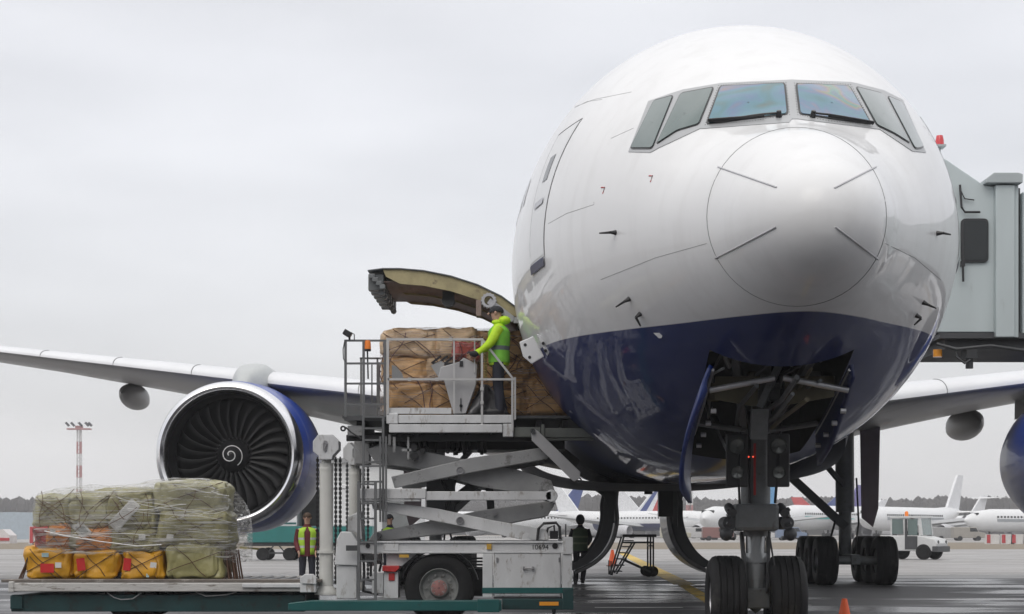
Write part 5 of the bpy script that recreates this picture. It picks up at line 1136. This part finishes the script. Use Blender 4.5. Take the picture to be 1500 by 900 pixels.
    def torso(mb, rings, gap=0, n=28):
        rows = []
        for key, dz, wx, wy in rings:
            c = Vector(J[key])+Vector((0, 0, dz))
            g_ = gap*(1 if key != 'nek' else .6)
            rows.append([c+Vector((wx*math.sin(t_), -wy*math.cos(t_), .006*noise.noise(Vector((t_*2, c.z*9, 1))))) for t_ in [g_+(2*math.pi-2*g_)*k/n for k in range(n+(1 if gap else 0))]])
        mb.grid(rows, not gap, True)
        if not gap: mb.add(rows[0], [tuple(range(n))], True); mb.add(rows[-1], [tuple(range(n))], True)
    if trousers:
        mb = MB(); torso(mb, [('pel', -.10, .15, .12), ('pel', 0, .165, .125), ('pel', .08, .155, .12)])
        for q in ('l', 'r'): limb(mb, [Vector(J['hp'+q])+Vector((0, 0, .02)), J['kn'+q], Vector(J['an'+q])+Vector((0, 0, -.02))], [.10, .072, .066])
        mb.build('trousers', trousers, t, sharp=80)
        for q in ('l', 'r'):
            a, b_ = Vector(J['an'+q]), Vector(J['to'+q]); mb = MB(); mb.lump(((a+b_)/2-Vector((0, 0, .015))), .11, (a-b_).length+.13, .11, 1, .6, .004, 16, 10); ob = mb.build('shoe', bplast, t)
    if jacket:
        mb = MB(); torso(mb, [('pel', -.12, .185, .14), ('pel', -.02, .19, .145), ('wai', 0, .18, .14), ('che', -.05, .20, .148), ('che', .05, .205, .148), ('nek', -.08, .185, .125), ('nek', -.03, .125, .09), ('nek', .03, .07, .07), ('nek', .06, .065, .065)])
        for q in ('l', 'r'): limb(mb, [Vector(J['sh'+q])*.92+Vector(J['che'])*.08, J['el'+q], J['wr'+q]], [.083, .066, .048])
        mb.build('jacket', jacket, t, sharp=80)
    if vest:
        mb = MB(); torso(mb, [('pel', -.08, .205, .158), ('pel', .02, .202, .158), ('wai', 0, .195, .155), ('che', -.05, .216, .163), ('che', .05, .222, .163), ('nek', -.08, .215, .145), ('nek', -.045, .165, .115), ('nek', -.01, .085, .085)], gap=vgap)
        mb.build('vest', vest, t, solid=.008, sharp=80)
    return t
def vestmat(name, col, bands, band=(.5, .52, .52), em=0):
    m = mat(name, col, .6, var=.12, vs=8, bump=.4, bs=12); n = m.node_tree.nodes; l = m.node_tree.links; b = n['Principled BSDF']
    src = b.inputs['Base Color'].links[0].from_socket; sp = n.new('ShaderNodeSeparateXYZ'); l.new(n['Texture Coordinate'].outputs['Object'], sp.inputs[0])
    for z0, z1 in bands:
        a = n.new('ShaderNodeMath'); a.operation = 'COMPARE'; a.inputs[1].default_value = (z0+z1)/2; a.inputs[2].default_value = (z1-z0)/2; l.new(sp.outputs[2], a.inputs[0])
        mx = n.new('ShaderNodeMix'); mx.data_type = 'RGBA'; l.new(a.outputs[0], mx.inputs[0]); l.new(src, mx.inputs[6]); mx.inputs[7].default_value = (*band, 1); src = mx.outputs[2]
    l.new(src, b.inputs['Base Color']); return m
hiv = (.52, .80, .02)
jk = vestmat('hi_vis_jacket', hiv, ()); vj = vestmat('hi_vis_green_vest', (.20, .55, .05), ((1.07, 1.14),), (.12, .14, .16)); vy = vestmat('hi_vis_vest', (.38, .62, .04), ((1.02, 1.07), (1.20, 1.25))); vd = vestmat('dim_green_vest', (.05, .09, .04), ((1.05, 1.10), (1.22, 1.27)), (.14, .18, .10))
navy = mat('navy_trousers', (.02, .022, .035), .8, var=.2, bump=.3, bs=15); redj = mat('red_jacket', (.11, .01, .014), .7, var=.2, bump=.3, bs=12); blk = mat('black_cloth', (.022, .023, .028), .85, bump=.3, bs=20)
# worker on the raised platform, facing left, hands on the controls
YW = 27.22
wt = person('worker in a bright yellow hooded jacket and black beanie standing on the raised platform', (x_(731, YW), YW, z_(607.5)), -R(90), dict(
    ell=(-.26, -.14, 1.17), elr=(.24, -.13, 1.16), wrl=(-.20, -.34, 1.06), wrr=(.18, -.30, 1.02), hd=(0, -.05, 1.70), hb=(0, -.03, 1.60), ht=(0, -.02, 1.77), knl=(-.11, -.03, .5), anl=(-.12, .06, .09), tol=(-.13, -.1, .04)),
    jacket=jk, trousers=navy, vest=vj, hat=blk)
wt.scale = (1.04, 1.04, .925)
mb = MB(); mb.ell(Vector((0, .075, 1.575)), .12, .095, .075, 20, 12); mb.ell(Vector((0, -.02, 1.545)), .09, .09, .05, 20, 12); mb.build('collar_hood', jk, wt)
mb = MB(); 
for q in (-1, 1): mb = MB(); mb.ell(Vector((q*.20, -.41 if q < 0 else -.36, 1.04 if q < 0 else 1.0)), .05, .07, .05, 14, 10); mb.build('glove', blk, wt)

person('man in a dark red jacket and open yellow vest standing below the left engine', (x_(450, 40), 40, 0), R(8), dict(wrl=(-.2, -.12, .95), wrr=(.2, -.12, .95), face=(-.2, -1, 0)), jacket=redj, trousers=navy, vest=vy, hair=hair_m, vgap=.32)
person('man in black hood and dim green vest seen from behind, right of the loader', (x_(850, 47), 47, 0), R(178), dict(ell=(-.27, -.05, 1.18), wrl=(-.2, -.25, 1.05), elr=(.27, -.05, 1.18), wrr=(.2, -.25, 1.05), anl=(-.06, .15, .12), tol=(-.07, 0, .05)), jacket=blk, trousers=blk, vest=vd, hood=blk)
person('worker in a yellow vest half hidden behind the ladder of the loader', (x_(571, 44), 44, 0), R(-40), jacket=navy, trousers=navy, vest=vy, hair=blk)
person('worker in a yellow vest half hidden behind the wheel of the loader', (x_(630, 36), 36, 0), R(30), dict(hd=(0, -.2, 1.5)), jacket=vy, trousers=navy, hair=blk) if False else None
# ================================================================ background
# cargo box trailer behind the left engine
Yt = 84
def bx(px, Y=Yt): return (px-750)*Y/F
tr = thing('box_trailer', 'white and teal box trailer with an open dark side, under the left engine', 'trailer', (bx(420), Yt+1.5, 0))
mb = MB(); mb.box(bx(362), bx(545), Yt, Yt+2.6, .85, 1.62); mb.build('lower_body', mat('trailer_teal', (.02, .17, .16), .5), tr, bevel=.03)
mb = MB(); mb.box(bx(362), bx(435), Yt+.01, Yt+2.59, 1.63, 3.4); mb.box(bx(480), bx(545), Yt+.01, Yt+2.59, 1.63, 3.4); mb.box(bx(435), bx(480), Yt+2.0, Yt+2.59, 1.63, 3.4); mb.box(bx(362), bx(545), Yt-.05, Yt+2.65, 3.4, 3.6); mb.build('box_body', white, tr, bevel=.03)
mb = MB(); mb.box(bx(436), bx(479), Yt+1.8, Yt+1.95, 1.64, 3.38); mb.build('dark_opening', bplast, tr)
mb = MB(); mb.box(bx(362), bx(434), Yt-.015, Yt+.0, 1.72, 1.80); mb.build('stripe', teal, tr)
mb = MB(); mb.box(bx(356), bx(545), Yt+.2, Yt+2.4, .68, .84); mb.bar((bx(384), Yt+.2, .35), (bx(424), Yt+.2, .35), .08, .08); mb.bar((bx(392), Yt+.2, .4), (bx(400), Yt+.2, .7), .06, .06); mb.bar((bx(416), Yt+.2, .4), (bx(408), Yt+.2, .7), .06, .06); mb.build('chassis', dgrey, tr)
for px in (384, 423, 500, 530):
    for yy in (Yt+.1, Yt+2.1):
        mb = MB(); mb.cyl((bx(px), yy, .30), (bx(px), yy+.25, .30), .30, n=24); mb.build('wheel', tyre_m, tr)
mb = MB()
for i in range(12):
    mb.bar((bx(347+i*3), Yt+1, .62-.01*i), (bx(350+i*3), Yt+1, .61-.01*i), .09, .09)
mb.build('tow_bar', mat('yellow_black_bar', (.3, .25, .02), .6), tr)
# low white building further back
bd = thing('service_building', 'low white service building with a numbered bay seen between the lift posts', 'building', (bx(560, 110), 116, 0))
mb = MB(); mb.box(bx(455, 110), bx(610, 110), 110, 121, 0, 5.6); wl_ = mb.build('wall', mat('building_white', (.62, .63, .63), .6, var=.05), bd)
mb = MB(); mb.box(bx(453, 110), bx(612, 110), 109.6, 121.4, 5.61, 5.9); mb.build('roof', lgrey, bd)
mb = MB(); mb.box(bx(465, 110), bx(498, 110), 109.93, 109.99, 0.02, 2.8); mb.box(bx(560, 110), bx(600, 110), 109.93, 109.99, 1.4, 3.2); mb.build('bay_door', mat('bay_grey', (.15, .16, .16), .5), bd)
mb = MB(); mb.box(bx(525, 110), bx(545, 110), 109.9, 109.98, 1.2, 3.0); mb.build('bay_sign', white, bd)
text('8', .9, (bx(536, 110), 109.88, 2.2), (R(90), 0, 0), bplast, 'bay_number', bd, .01)

# mobile maintenance stair behind the nose
Ys = 54
st_ = thing('maintenance_stand', 'black wheeled maintenance stand with slanted steps between the open gear doors', 'access stand', (bx(930, Ys), Ys, 0))
def S_(px, py, dy=0): return Vector((bx(px, Ys), Ys+dy, HC+(HOR-py)*Ys/F))
mb = MB(); a, b_ = S_(912, 787), S_(962, 783); mb.box(a.x, b_.x, Ys-.0, Ys+1.2, a.z, b_.z); mb.build('top_platform', bplast, st_, bevel=.02)
mb = MB()
for q_ in ((953, 800), (957, 800), (935, 829)): mb.bar(S_(*q_, 0), S_(*q_, 1.15), .04, .04)
for dy in (0, 1.15):
    mb.bar(S_(953, 787, dy), S_(953, 833, dy), .05, .05); mb.bar(S_(957, 787, dy), S_(957, 833, dy), .05, .05); mb.bar(S_(914, 795, dy), S_(957, 795, dy), .05, .05); mb.bar(S_(914, 820, dy), S_(953, 838, dy), .06, .06); mb.bar(S_(895, 843, dy), S_(895, 822, dy), .04, .04)
mb.build('frame', dgrey, st_)
mb = MB()
for dy in (0, 1.15):
    mb.bar(S_(896, 843, dy), S_(914, 786, dy), .05, .05); mb.bar(S_(903, 841, dy), S_(930, 795, dy), .05, .05)
for k in range(6): t = k/5; a = S_(898+17*t, 838-45*t); mb.box(a.x, a.x+.28, Ys, Ys+1.15, a.z, a.z+.03)
mb.build('steps', dgrey, st_)
for px, dy in ((950, 0), (958, .3), (950, 1.2)):
    mb = MB(); c = S_(px, 0); r = .16; mb.cyl((c.x, Ys+dy, r), (c.x, Ys+dy+.1, r), r, n=20); mb.build('wheel', tyre_m, st_)

def cone(x, y, h, label):
    t = thing('traffic_cone', label, 'traffic cone', (x, y, 0))
    r = h*.28; mb = MB(); mb.lathe([(r, .02), (r*.95, .05), (r*.30, h*.97), (r*.25, h), (.005, h)], (x, y, 0), (0, 0, 1), 20); mb.build('cone_body', mat('cone_orange', (.85, .12, .02), .45), t)
    mb = MB(); mb.box(x-r*1.3, x+r*1.3, y-r*1.3, y+r*1.3, 0.013, .035); mb.build('cone_base', black, t, bevel=.01)
cone(bx(1237, 24.4), 24.4, .47, 'orange traffic cone at the bottom edge near the right nose wheel')
cone(bx(897, 70), 70, .66, 'orange traffic cone behind the black maintenance stand')

# baggage tractor
Yk = 87; tk = thing('baggage_tractor', 'small white airport tractor with a glazed cab and orange beacon driving on the right', 'tractor', (bx(1340, Yk), Yk, 0), R(-35), local=True)
wt2 = mat('tractor_white', (.6, .61, .61), .4, var=.05)
# local: front = +x side turned to the viewer
mb = MB(); mb.prism([(-1.5, .42), (1.35, .42), (1.42, .8), (1.30, 1.0), (.55, 1.18), (-1.5, 1.18)], -.75, .75); bdy = mb.build('body', wt2, tk, bevel=.05)
mb = MB(); mb.box(1.2, 1.5, -.8, .8, .38, .66); mb.box(-1.6, -1.4, -.7, .7, .38, .7); mb.build('bumper', dgrey, tk, bevel=.03)
mb = MB()
for x, y in ((.5, -.62), (.5, .62), (-.95, -.62), (-.95, .62)): mb.box(x-.04, x+.04, y-.04, y+.04, 1.18, 2.02)
mb.box(-1.0, .62, -.72, .72, 2.02, 2.12); mb.prism([(.5, 1.18), (.68, 1.18), (.58, 2.02), (.46, 2.02)], -.70, -.62); mb.prism([(.5, 1.18), (.68, 1.18), (.58, 2.02), (.46, 2.02)], .62, .70); mb.box(-.3, -.22, -.68, -.6, 1.18, 2.02); mb.build('cab_frame', wt2, tk, bevel=.015)
cg = mat('cab_glass', (.10, .15, .145), .08, var=.1, coat=1)
mb = MB(); mb.add([(.66, -.6, 1.2), (.66, .6, 1.2), (.56, .6, 2.0), (.56, -.6, 2.0)], [(0, 1, 2, 3)]); mb.build('windscreen', cg, tk, solid=.02)
mb = MB(); mb.box(-.9, -.34, -.66, -.64, 1.25, 1.98); mb.box(-1.0, -.98, -.6, .6, 1.25, 1.98); mb.build('side_window', cg, tk)
mb = MB(); mb.box(-.2, -.08, -.765, -.75, .5, 1.98); mb.box(-.075, .44, -.765, -.75, .5, 1.15); mb.build('door_gap', dgrey, tk); mb = MB(); mb.box(-.07, .42, -.70, -.68, 1.2, 1.98); mb.build('side_window', cg, tk)
for x in (.75, -.95):
    for y in (-.72, .72):
        mb = MB(); mb.lathe([(.01, -.1), (.2, -.1), (.22, -.13), (.36, -.12), (.38, -.06), (.38, .06), (.36, .12), (.22, .12), (.01, .1)], (x, y, .38), (0, 1, 0), 28); mb.build('wheel', tyre_m, tk)
mb = MB()
for y in (-.5, .5): mb.lathe([(.09, 0), (.08, .03), (.01, .035)], (1.395, y, .86), (1, 0, 0), 14)
mb.build('headlight', glass_dark, tk)
mb = MB(); mb.lathe([(.09, 0), (.09, .18), (.05, .24), (.01, .25)], (-.3, -.3, 2.12), (0, 0, 1), 14); mb.build('beacon', orange, tk)
mb = MB(); mb.box(-1.45, -.9, -.765, -.752, .45, .62); mb.build('side_stripe', teal, tk)
person('driver in a yellow vest sitting in the small white tractor', (bx(1340, Yk)-.1, Yk+.2, .35), R(60), dict(knl=(-.11, -.4, .85), knr=(.11, -.4, .85), anl=(-.11, -.42, .42), anr=(.11, -.42, .42), tol=(-.11, -.58, .38), tor=(.11, -.58, .38)), jacket=navy, trousers=navy, vest=vy, hair=blk)

# barriers
for i, px in enumerate((1444, 1466, 1481, 1499, 1512, 42, 55)):
    Yb = 190; x = bx(px, Yb)
    if px > 1000: lb = ['white barrier block with a red stripe, nearest to the small tractor', 'white barrier block second in the row right of the tractor', 'third white barrier block in the row under the right engine', 'white barrier block at the right edge of the photo', 'last barrier block of the row, cut by the right edge'][i]
    else: lb = ['red striped barrier block left of the wrapped sacks', 'red striped barrier block touching the wrapped sacks'][i-5]
    t = thing('barrier_block', lb, 'barrier', (x, Yb, 0), 0, 'red and white barriers at the edge of the apron')
    hh = 1.05 if px > 1000 else 1.9
    mb = MB(); mb.prism([(x+.0, 0), (x+1.45, 0), (x+1.4, hh), (x+.05, hh)], Yb, Yb+.5); mb.build('block', mat('barrier_white', (.62, .61, .6), .6), t)
    mb = MB(); mb.box(x+.12, x+.5, Yb-.03, Yb-.0, .1, hh-.05)
    if px < 1000: mb.box(x+.9, x+1.2, Yb-.03, Yb-.0, .1, hh-.05)
    mb.build('red_stripe', mat('barrier_red', (.45, .04, .05), .6), t)
# low dome hangar and red white shed at far left
t = thing('storage_dome', 'pale blue round-topped storage shelter at the far left', 'shelter', (bx(25, 300), 300, 0))
mb = MB(); mb.prism([(bx(0, 300)-6+16*math.cos(a)*.9+8, 4.6*math.sin(a)) for a in [math.pi*i/20 for i in range(21)]], 300, 318); mb.build('shell', mat('shelter_blue', (.36, .42, .47), .6), t)
t = thing('striped_shed', 'red and white striped shed at the left edge of the photo', 'shed', (bx(5, 200), 200, 0))
mb = MB(); mb.prism([(bx(-6, 200), 0), (bx(14, 200), 0), (bx(14, 200), .9), (bx(4, 200), 1.6), (bx(-6, 200), 1.5)], 200, 203); mb.build('wall', mat('shed_white', (.65, .62, .62), .6), t)
mb = MB(); mb.box(bx(-6, 200), bx(14, 200), 199.9, 199.98, .3, .62); mb.build('red_band', mat('barrier_red', (.45, .04, .05), .6), t)

# parked airliners
def jet(label, px, Y, heading, Lf, tailcol, bodycol=(.74, .75, .76), belly=None, ttail=False, stripe=None, rearjets=False, fin=1.0, second=None):
    t = thing('parked_airliner', label, 'airliner', (bx(px, Y), Y, 0), heading, 'airliners parked across the apron', local=True)
    r = Lf*.048; zc = r+Lf*.035
    bm_ = mat('jet_body_%d' % int(bodycol[0]*100), bodycol, .35, var=.04, coat=.3)
    pr = [(.01, -Lf/2), (r*.45, -Lf/2+r*.5), (r*.8, -Lf/2+r*1.4), (r, -Lf/2+r*3), (r, Lf*.22), (r*.75, Lf*.34), (r*.4, Lf*.44), (.05, Lf/2)]
    mb = MB(); mb.lathe(pr, (0, 0, zc), (0, 1, 0), 28)
    for i, v in enumerate(mb.v):
        if v.y > Lf*.22: v.z += (v.y-Lf*.22)*.14
    mb.m2 = len(mb.f)
    for q in (-1, 1):
        for i in range(30): mb.box(q*r*.985-.02, q*r*.985+.02, -Lf*.36+i*Lf*.56/30, -Lf*.36+i*Lf*.56/30+.35, zc+r*.22, zc+r*.38)
    fb = mb.build('fuselage', [bm_, glass_dark], t)
    if stripe:
        mb = MB()
        for q in (-1, 1): mb.box(q*r*1.0-.03, q*r*1.0+.03, -Lf*.36, Lf*.2, zc-r*.12, zc+r*.12)
        mb.build('stripe', mat('stripe_%d' % int(stripe[1]*1000), stripe, .5), fb)
    if belly:
        mb = MB(); mb.grid([[Vector((r*1.01*math.cos(a), y, zc+r*1.01*math.sin(a))) for a in [R(195+150*i/12) for i in range(13)]] for y in (-Lf*.33, Lf*.22)], False, True); mb.build('belly_paint', belly, fb)
    mb = MB()
    mb.box(-r*.5, r*.5, -Lf/2+r*1.0, -Lf/2+r*1.25, zc+r*.42, zc+r*.66); mb.build('cockpit_window', glass_dark, fb)
    for q in (-1, 1):
        mb = MB(); mb.add([(q*r*.6, -Lf*.10, zc-r*.6), (q*r*.6, Lf*.10, zc-r*.6), (q*Lf*.46, Lf*.19, zc+Lf*.025), (q*Lf*.46, Lf*.155, zc+Lf*.025), (q*r*.6, -Lf*.08, zc-r*.25), (q*r*.6, Lf*.09, zc-r*.35), (q*Lf*.46, Lf*.188, zc+Lf*.028), (q*Lf*.46, Lf*.16, zc+Lf*.028)], [(0, 1, 2, 3), (4, 5, 6, 7), (0, 3, 7, 4), (1, 2, 6, 5), (2, 3, 7, 6)]); mb.build('wing', mat('jet_wing_grey', (.4, .41, .42), .5), t)
        mb = MB()
        if rearjets: mb.lathe([(.55*r, -r*1.2), (.62*r, 0), (.45*r, r*1.5), (.1, r*1.6)], (q*r*1.5, Lf*.27, zc+r*.5), (0, 1, 0), 18)
        else: mb.lathe([(.5*r, -r*1.3), (.6*r, -r*.6), (.5*r, r*.8), (.1, r)], (q*Lf*.16, -Lf*.04, zc-r*1.0), (0, 1, 0), 18)
        mb.build('engine', mat('jet_engine_grey', (.5, .5, .52), .4), t)
        zt = zc+Lf*.155*fin if ttail else zc+r*.6; y0 = Lf*.44 if ttail else Lf*.39
        mb = MB(); mb.add([(0, y0, zt), (0, y0+Lf*.07, zt), (q*Lf*.16, y0+Lf*.10, zt+.3), (q*Lf*.16, y0+Lf*.07, zt+.3), (0, y0+.2, zt+.35), (0, y0+Lf*.065, zt+.35)], [(0, 1, 2, 3), (4, 5, 2, 3), (0, 4, 3), (1, 2, 5)]); mb.build('tailplane', bm_, t)
    f0, f1_, f2_, f3_ = (Lf*.33, zc+r*.7), (Lf*.47, zc+r*.7), (Lf*.52, zc+r+Lf*.125*fin), (Lf*.46, zc+r+Lf*.125*fin)
    mb = MB(); h_ = .22
    vs = [(sx*h_, y, z) for sx in (-1, 1) for y, z in (f0, f1_, f2_, f3_)]; mb.add(vs, [(0, 1, 2, 3), (4, 5, 6, 7), (0, 1, 5, 4), (1, 2, 6, 5), (2, 3, 7, 6), (3, 0, 4, 7)]); mb.build('tail_fin', tailcol, t)
    if second:
        mb = MB(); lerp = lambda a, c, u: (a[0]+(c[0]-a[0])*u, a[1]+(c[1]-a[1])*u)
        for (u0, u1), mm in zip(((.12, .42), (.70, .95)), second):
            pts = [lerp(f0, f1_, u0), lerp(f0, f1_, u1), lerp(f3_, f2_, u1), lerp(f3_, f2_, u0)]
            mb = MB()
            for q in (-1, 1): mb.add([(q*.24, y, z) for y, z in pts], [(0, 1, 2, 3)])
            mb.build('tail_band', mm, t)
    for x, y in ((0, -Lf*.36), (-Lf*.05, Lf*.05), (Lf*.05, Lf*.05)): mb = MB(); mb.cyl((x, y, .4), (x, y, zc-r*.8), .15, n=8); mb.cyl((x-.4, y, .5), (x+.4, y, .5), .5, n=16); mb.build('landing_gear', black, t)
    return t
twh = mat('tail_white', (.72, .73, .75), .4); tbl = mat('tail_sky_blue', (.05, .28, .55), .4); tpu = mat('tail_violet', (.10, .08, .30), .4); nvy = mat('tail_navy', (.02, .05, .22), .4); rd_ = mat('tail_red', (.5, .04, .04), .4); dkb = mat('belly_navy', (.015, .025, .10), .4)
# heading 90 deg: nose to the left (local -y -> -x ... ), tail to the right
HL, HR = R(-90), R(90)
def nose_left(a=0): return R(90)+R(a)
def nose_right(a=0): return R(-90)+R(a)
jet('white parked airliner with dark blue belly and plain white fin, left of the gear doors', 928, 345, R(48), 40, twh, belly=dkb)
jet('white parked airliner with a broad white fin between two open gear doors', 1030, 395, R(60), 44, twh)
jet('white parked airliner whose fin carries a blue and a red band', 848, 370, R(-60), 42, twh, second=(nvy, rd_))
jet('white parked airliner with a teal side stripe behind the right gear door', 985, 375, R(-80), 40, twh, stripe=(.05, .42, .38), fin=.35)
jet('white parked airliner turned towards the viewer, its fin sky blue', 1086, 290, R(-24), 40, tbl, fin=1.15)
jet('white and teal parked airliner behind the right main gear', 1222, 310, R(-35), 44, twh, stripe=(.04, .38, .36), fin=.25)
jet('parked airliner with a violet fin right of the main gear', 1186, 385, R(-40), 46, tpu)
jet('white parked airliner with a tall swept white fin right of the tractor', 1338, 290, R(-36), 40, twh, fin=1.15, stripe=(.3, .32, .34))
jet('small parked airliner with a T-shaped tail right of the tall white fin', 1367, 385, R(-52), 36, twh, ttail=True, rearjets=True)
jet('long white parked airliner cut by the right edge of the photo', 1542, 275, R(-62), 36, twh, stripe=(.31, .33, .35), fin=.5)
jet('white parked airliner farthest back, dark fin left of the violet one', 1110, 420, R(-75), 46, nvy, stripe=(.1, .12, .3), fin=.8)
jet('white parked airliner with a dark blue fin half hidden behind the loader', 735, 380, R(-55), 42, nvy)
jet('white parked airliner with a red fin far back behind the small tractor', 1290, 430, R(70), 42, rd_, fin=.8)
# service vehicles around the parked jets
vn = None
rv = random.Random(11)
for i, (px, Y, c_, nm, lb) in enumerate(((1018, 262, (.5, .5, .5), 'service_van', 'white service van under the nose of the parked airliner'), (1052, 255, (.2, .09, .08), 'service_van', 'red service van beside the white airliner nose'), (1112, 250, (.5, .5, .5), 'service_van', 'grey service van left of the main gear'), (1160, 258, (.15, .2, .3), 'service_van', 'blue service van behind the main gear'), (1392, 255, (.3, .3, .3), 'service_van', 'dark service van below the tall white fin'), (990, 258, (.4, .38, .3), 'service_van', 'beige service van left of the right gear door'), (1420, 250, (.3, .28, .25), 'service_van', 'brown service van left of the barrier row'))):
    x = bx(px, Y); t = thing(nm, lb, 'van', (x, Y, 0), 0, 'vans between the parked airliners')
    m_ = mat('van_paint_%d' % i, c_, .4)
    mb = MB(); mb.prism([(x-2.2, .4), (x+2.2, .4), (x+2.25, 1.1), (x+1.4, 1.25), (x+1.0, 1.9), (x-2.2, 1.95)], Y, Y+1.8); mb.build('body', m_, t, bevel=.08)
    mb = MB(); mb.prism([(x+.1, 1.3), (x+1.25, 1.3), (x+.95, 1.8), (x+.1, 1.8)], Y-.02, Y-.005); mb.build('window', glass_dark, t)
    for dx in (-1.3, 1.3): mb = MB(); mb.cyl((x+dx, Y-.03, .35), (x+dx, Y+1.83, .35), .35, n=16); mb.build('wheel', tyre_m, t)

# floodlight masts
def mast(px, Y, H, label):
    x = bx(px, Y); t = thing('floodlight_mast', label, 'floodlight mast', (x, Y, 0), 0, 'floodlight masts of the apron')
    mr_, mw = mat('mast_red', (.40, .2, .2), .6), mat('mast_white', (.6, .6, .6), .6)
    nb = 9; w = .55
    for par in (0, 1):
        mb = MB()
        for k in range(nb):
            if k % 2 == par:
                z0, z1 = H*k/nb, H*(k+1)/nb
                for q in (-1, 1): mb.cyl((x+q*w*(1-.3*k/nb), Y, z0), (x+q*w*(1-.3*(k+1)/nb), Y, z1), .22, n=8); 
                mb.cyl((x, Y+.9, z0), (x, Y+.9, z1), .22, n=8)
                for j in range(3): zz = z0+(z1-z0)*j/3; mb.box(x-w, x+w, Y-.06, Y+.06, zz, zz+.12)
        mb.build('red_section' if par else 'white_section', mr_ if par else mw, t)
    mb = MB(); mb.box(x-2.6, x+2.6, Y-1, Y+1, H, H+.3); mb.box(x-.8, x+.8, Y-.4, Y+.4, H+.3, H+.9); mb.build('head_frame', mr_, t)
    mb = MB()
    for q in (-2.5, -1.3, .4, 1.9, 2.6): mb.bar((x+q-.35, Y-.8, H+1.6), (x+q+.35, Y-.5, H+.8), .9, .4)
    mb.build('floodlight', dgrey, t)
mast(116, 400, 24.2, 'red and white floodlight mast left of the engine')
mast(1010, 360, 30, 'red and white floodlight mast rising behind the belly of the airliner')

# far wood
wood = mat('winter_wood', (.055, .050, .048), .95, var=.35, vs=.08)
mb = MB(); rw = random.Random(2)
for row, (Y, h0) in enumerate(((600, 12.0), (625, 13.2), (660, 14.6))):
    x = -330-.1*Y; hw_ = 330+.1*Y
    pr = []
    for k in range(140):
        xx = x+2*hw_*k/139; pr.append((xx, h0*(.78+.16*noise.noise(Vector((xx*.02, row*5, 0))))))
    mb.prism([(x, -.5)]+pr+[(hw_, -.5)], Y+1, Y+3)
    while x < hw_:
        h = h0*(.88+.22*noise.noise(Vector((x*.02, row*5, 0)))+.12*rw.random()); w = rw.uniform(1.4, 3.0); n_ = 7
        pts = []
        for (zz, rr) in ((h*.35, .7), (h*.5, 1.0), (h*.68, 1.05), (h*.84, .85), (h*.95, .5), (h, .05)):
            pts.append([Vector((x+w*rr*math.cos(2*math.pi*i/n_)*rw.uniform(.75, 1.15), Y+w*rr*math.sin(2*math.pi*i/n_), zz+rw.uniform(-.25, .25))) for i in range(n_)])
        mb.grid(pts, True, False); x += w*rw.uniform(.5, .9)
mb.build('far_wood', wood, None, kind='stuff', label='bare grey winter wood along the horizon', cat='wood')

# haze
mb = MB(); mb.box(-900, 900, -60, 800, -1, 50)
hz = mb.build('haze', [], None, kind='stuff', label='thin pale winter haze over the airfield', cat='haze')
hm = bpy.data.materials.new('haze_air'); hm.use_nodes = True; n = hm.node_tree.nodes; l = hm.node_tree.links; n.clear()
o = n.new('ShaderNodeOutputMaterial'); pv = n.new('ShaderNodeVolumePrincipled'); pv.inputs['Color'].default_value = (.93, .94, .97, 1); pv.inputs['Density'].default_value = .0006; l.new(pv.outputs[0], o.inputs['Volume'])
hz.data.materials.append(hm)
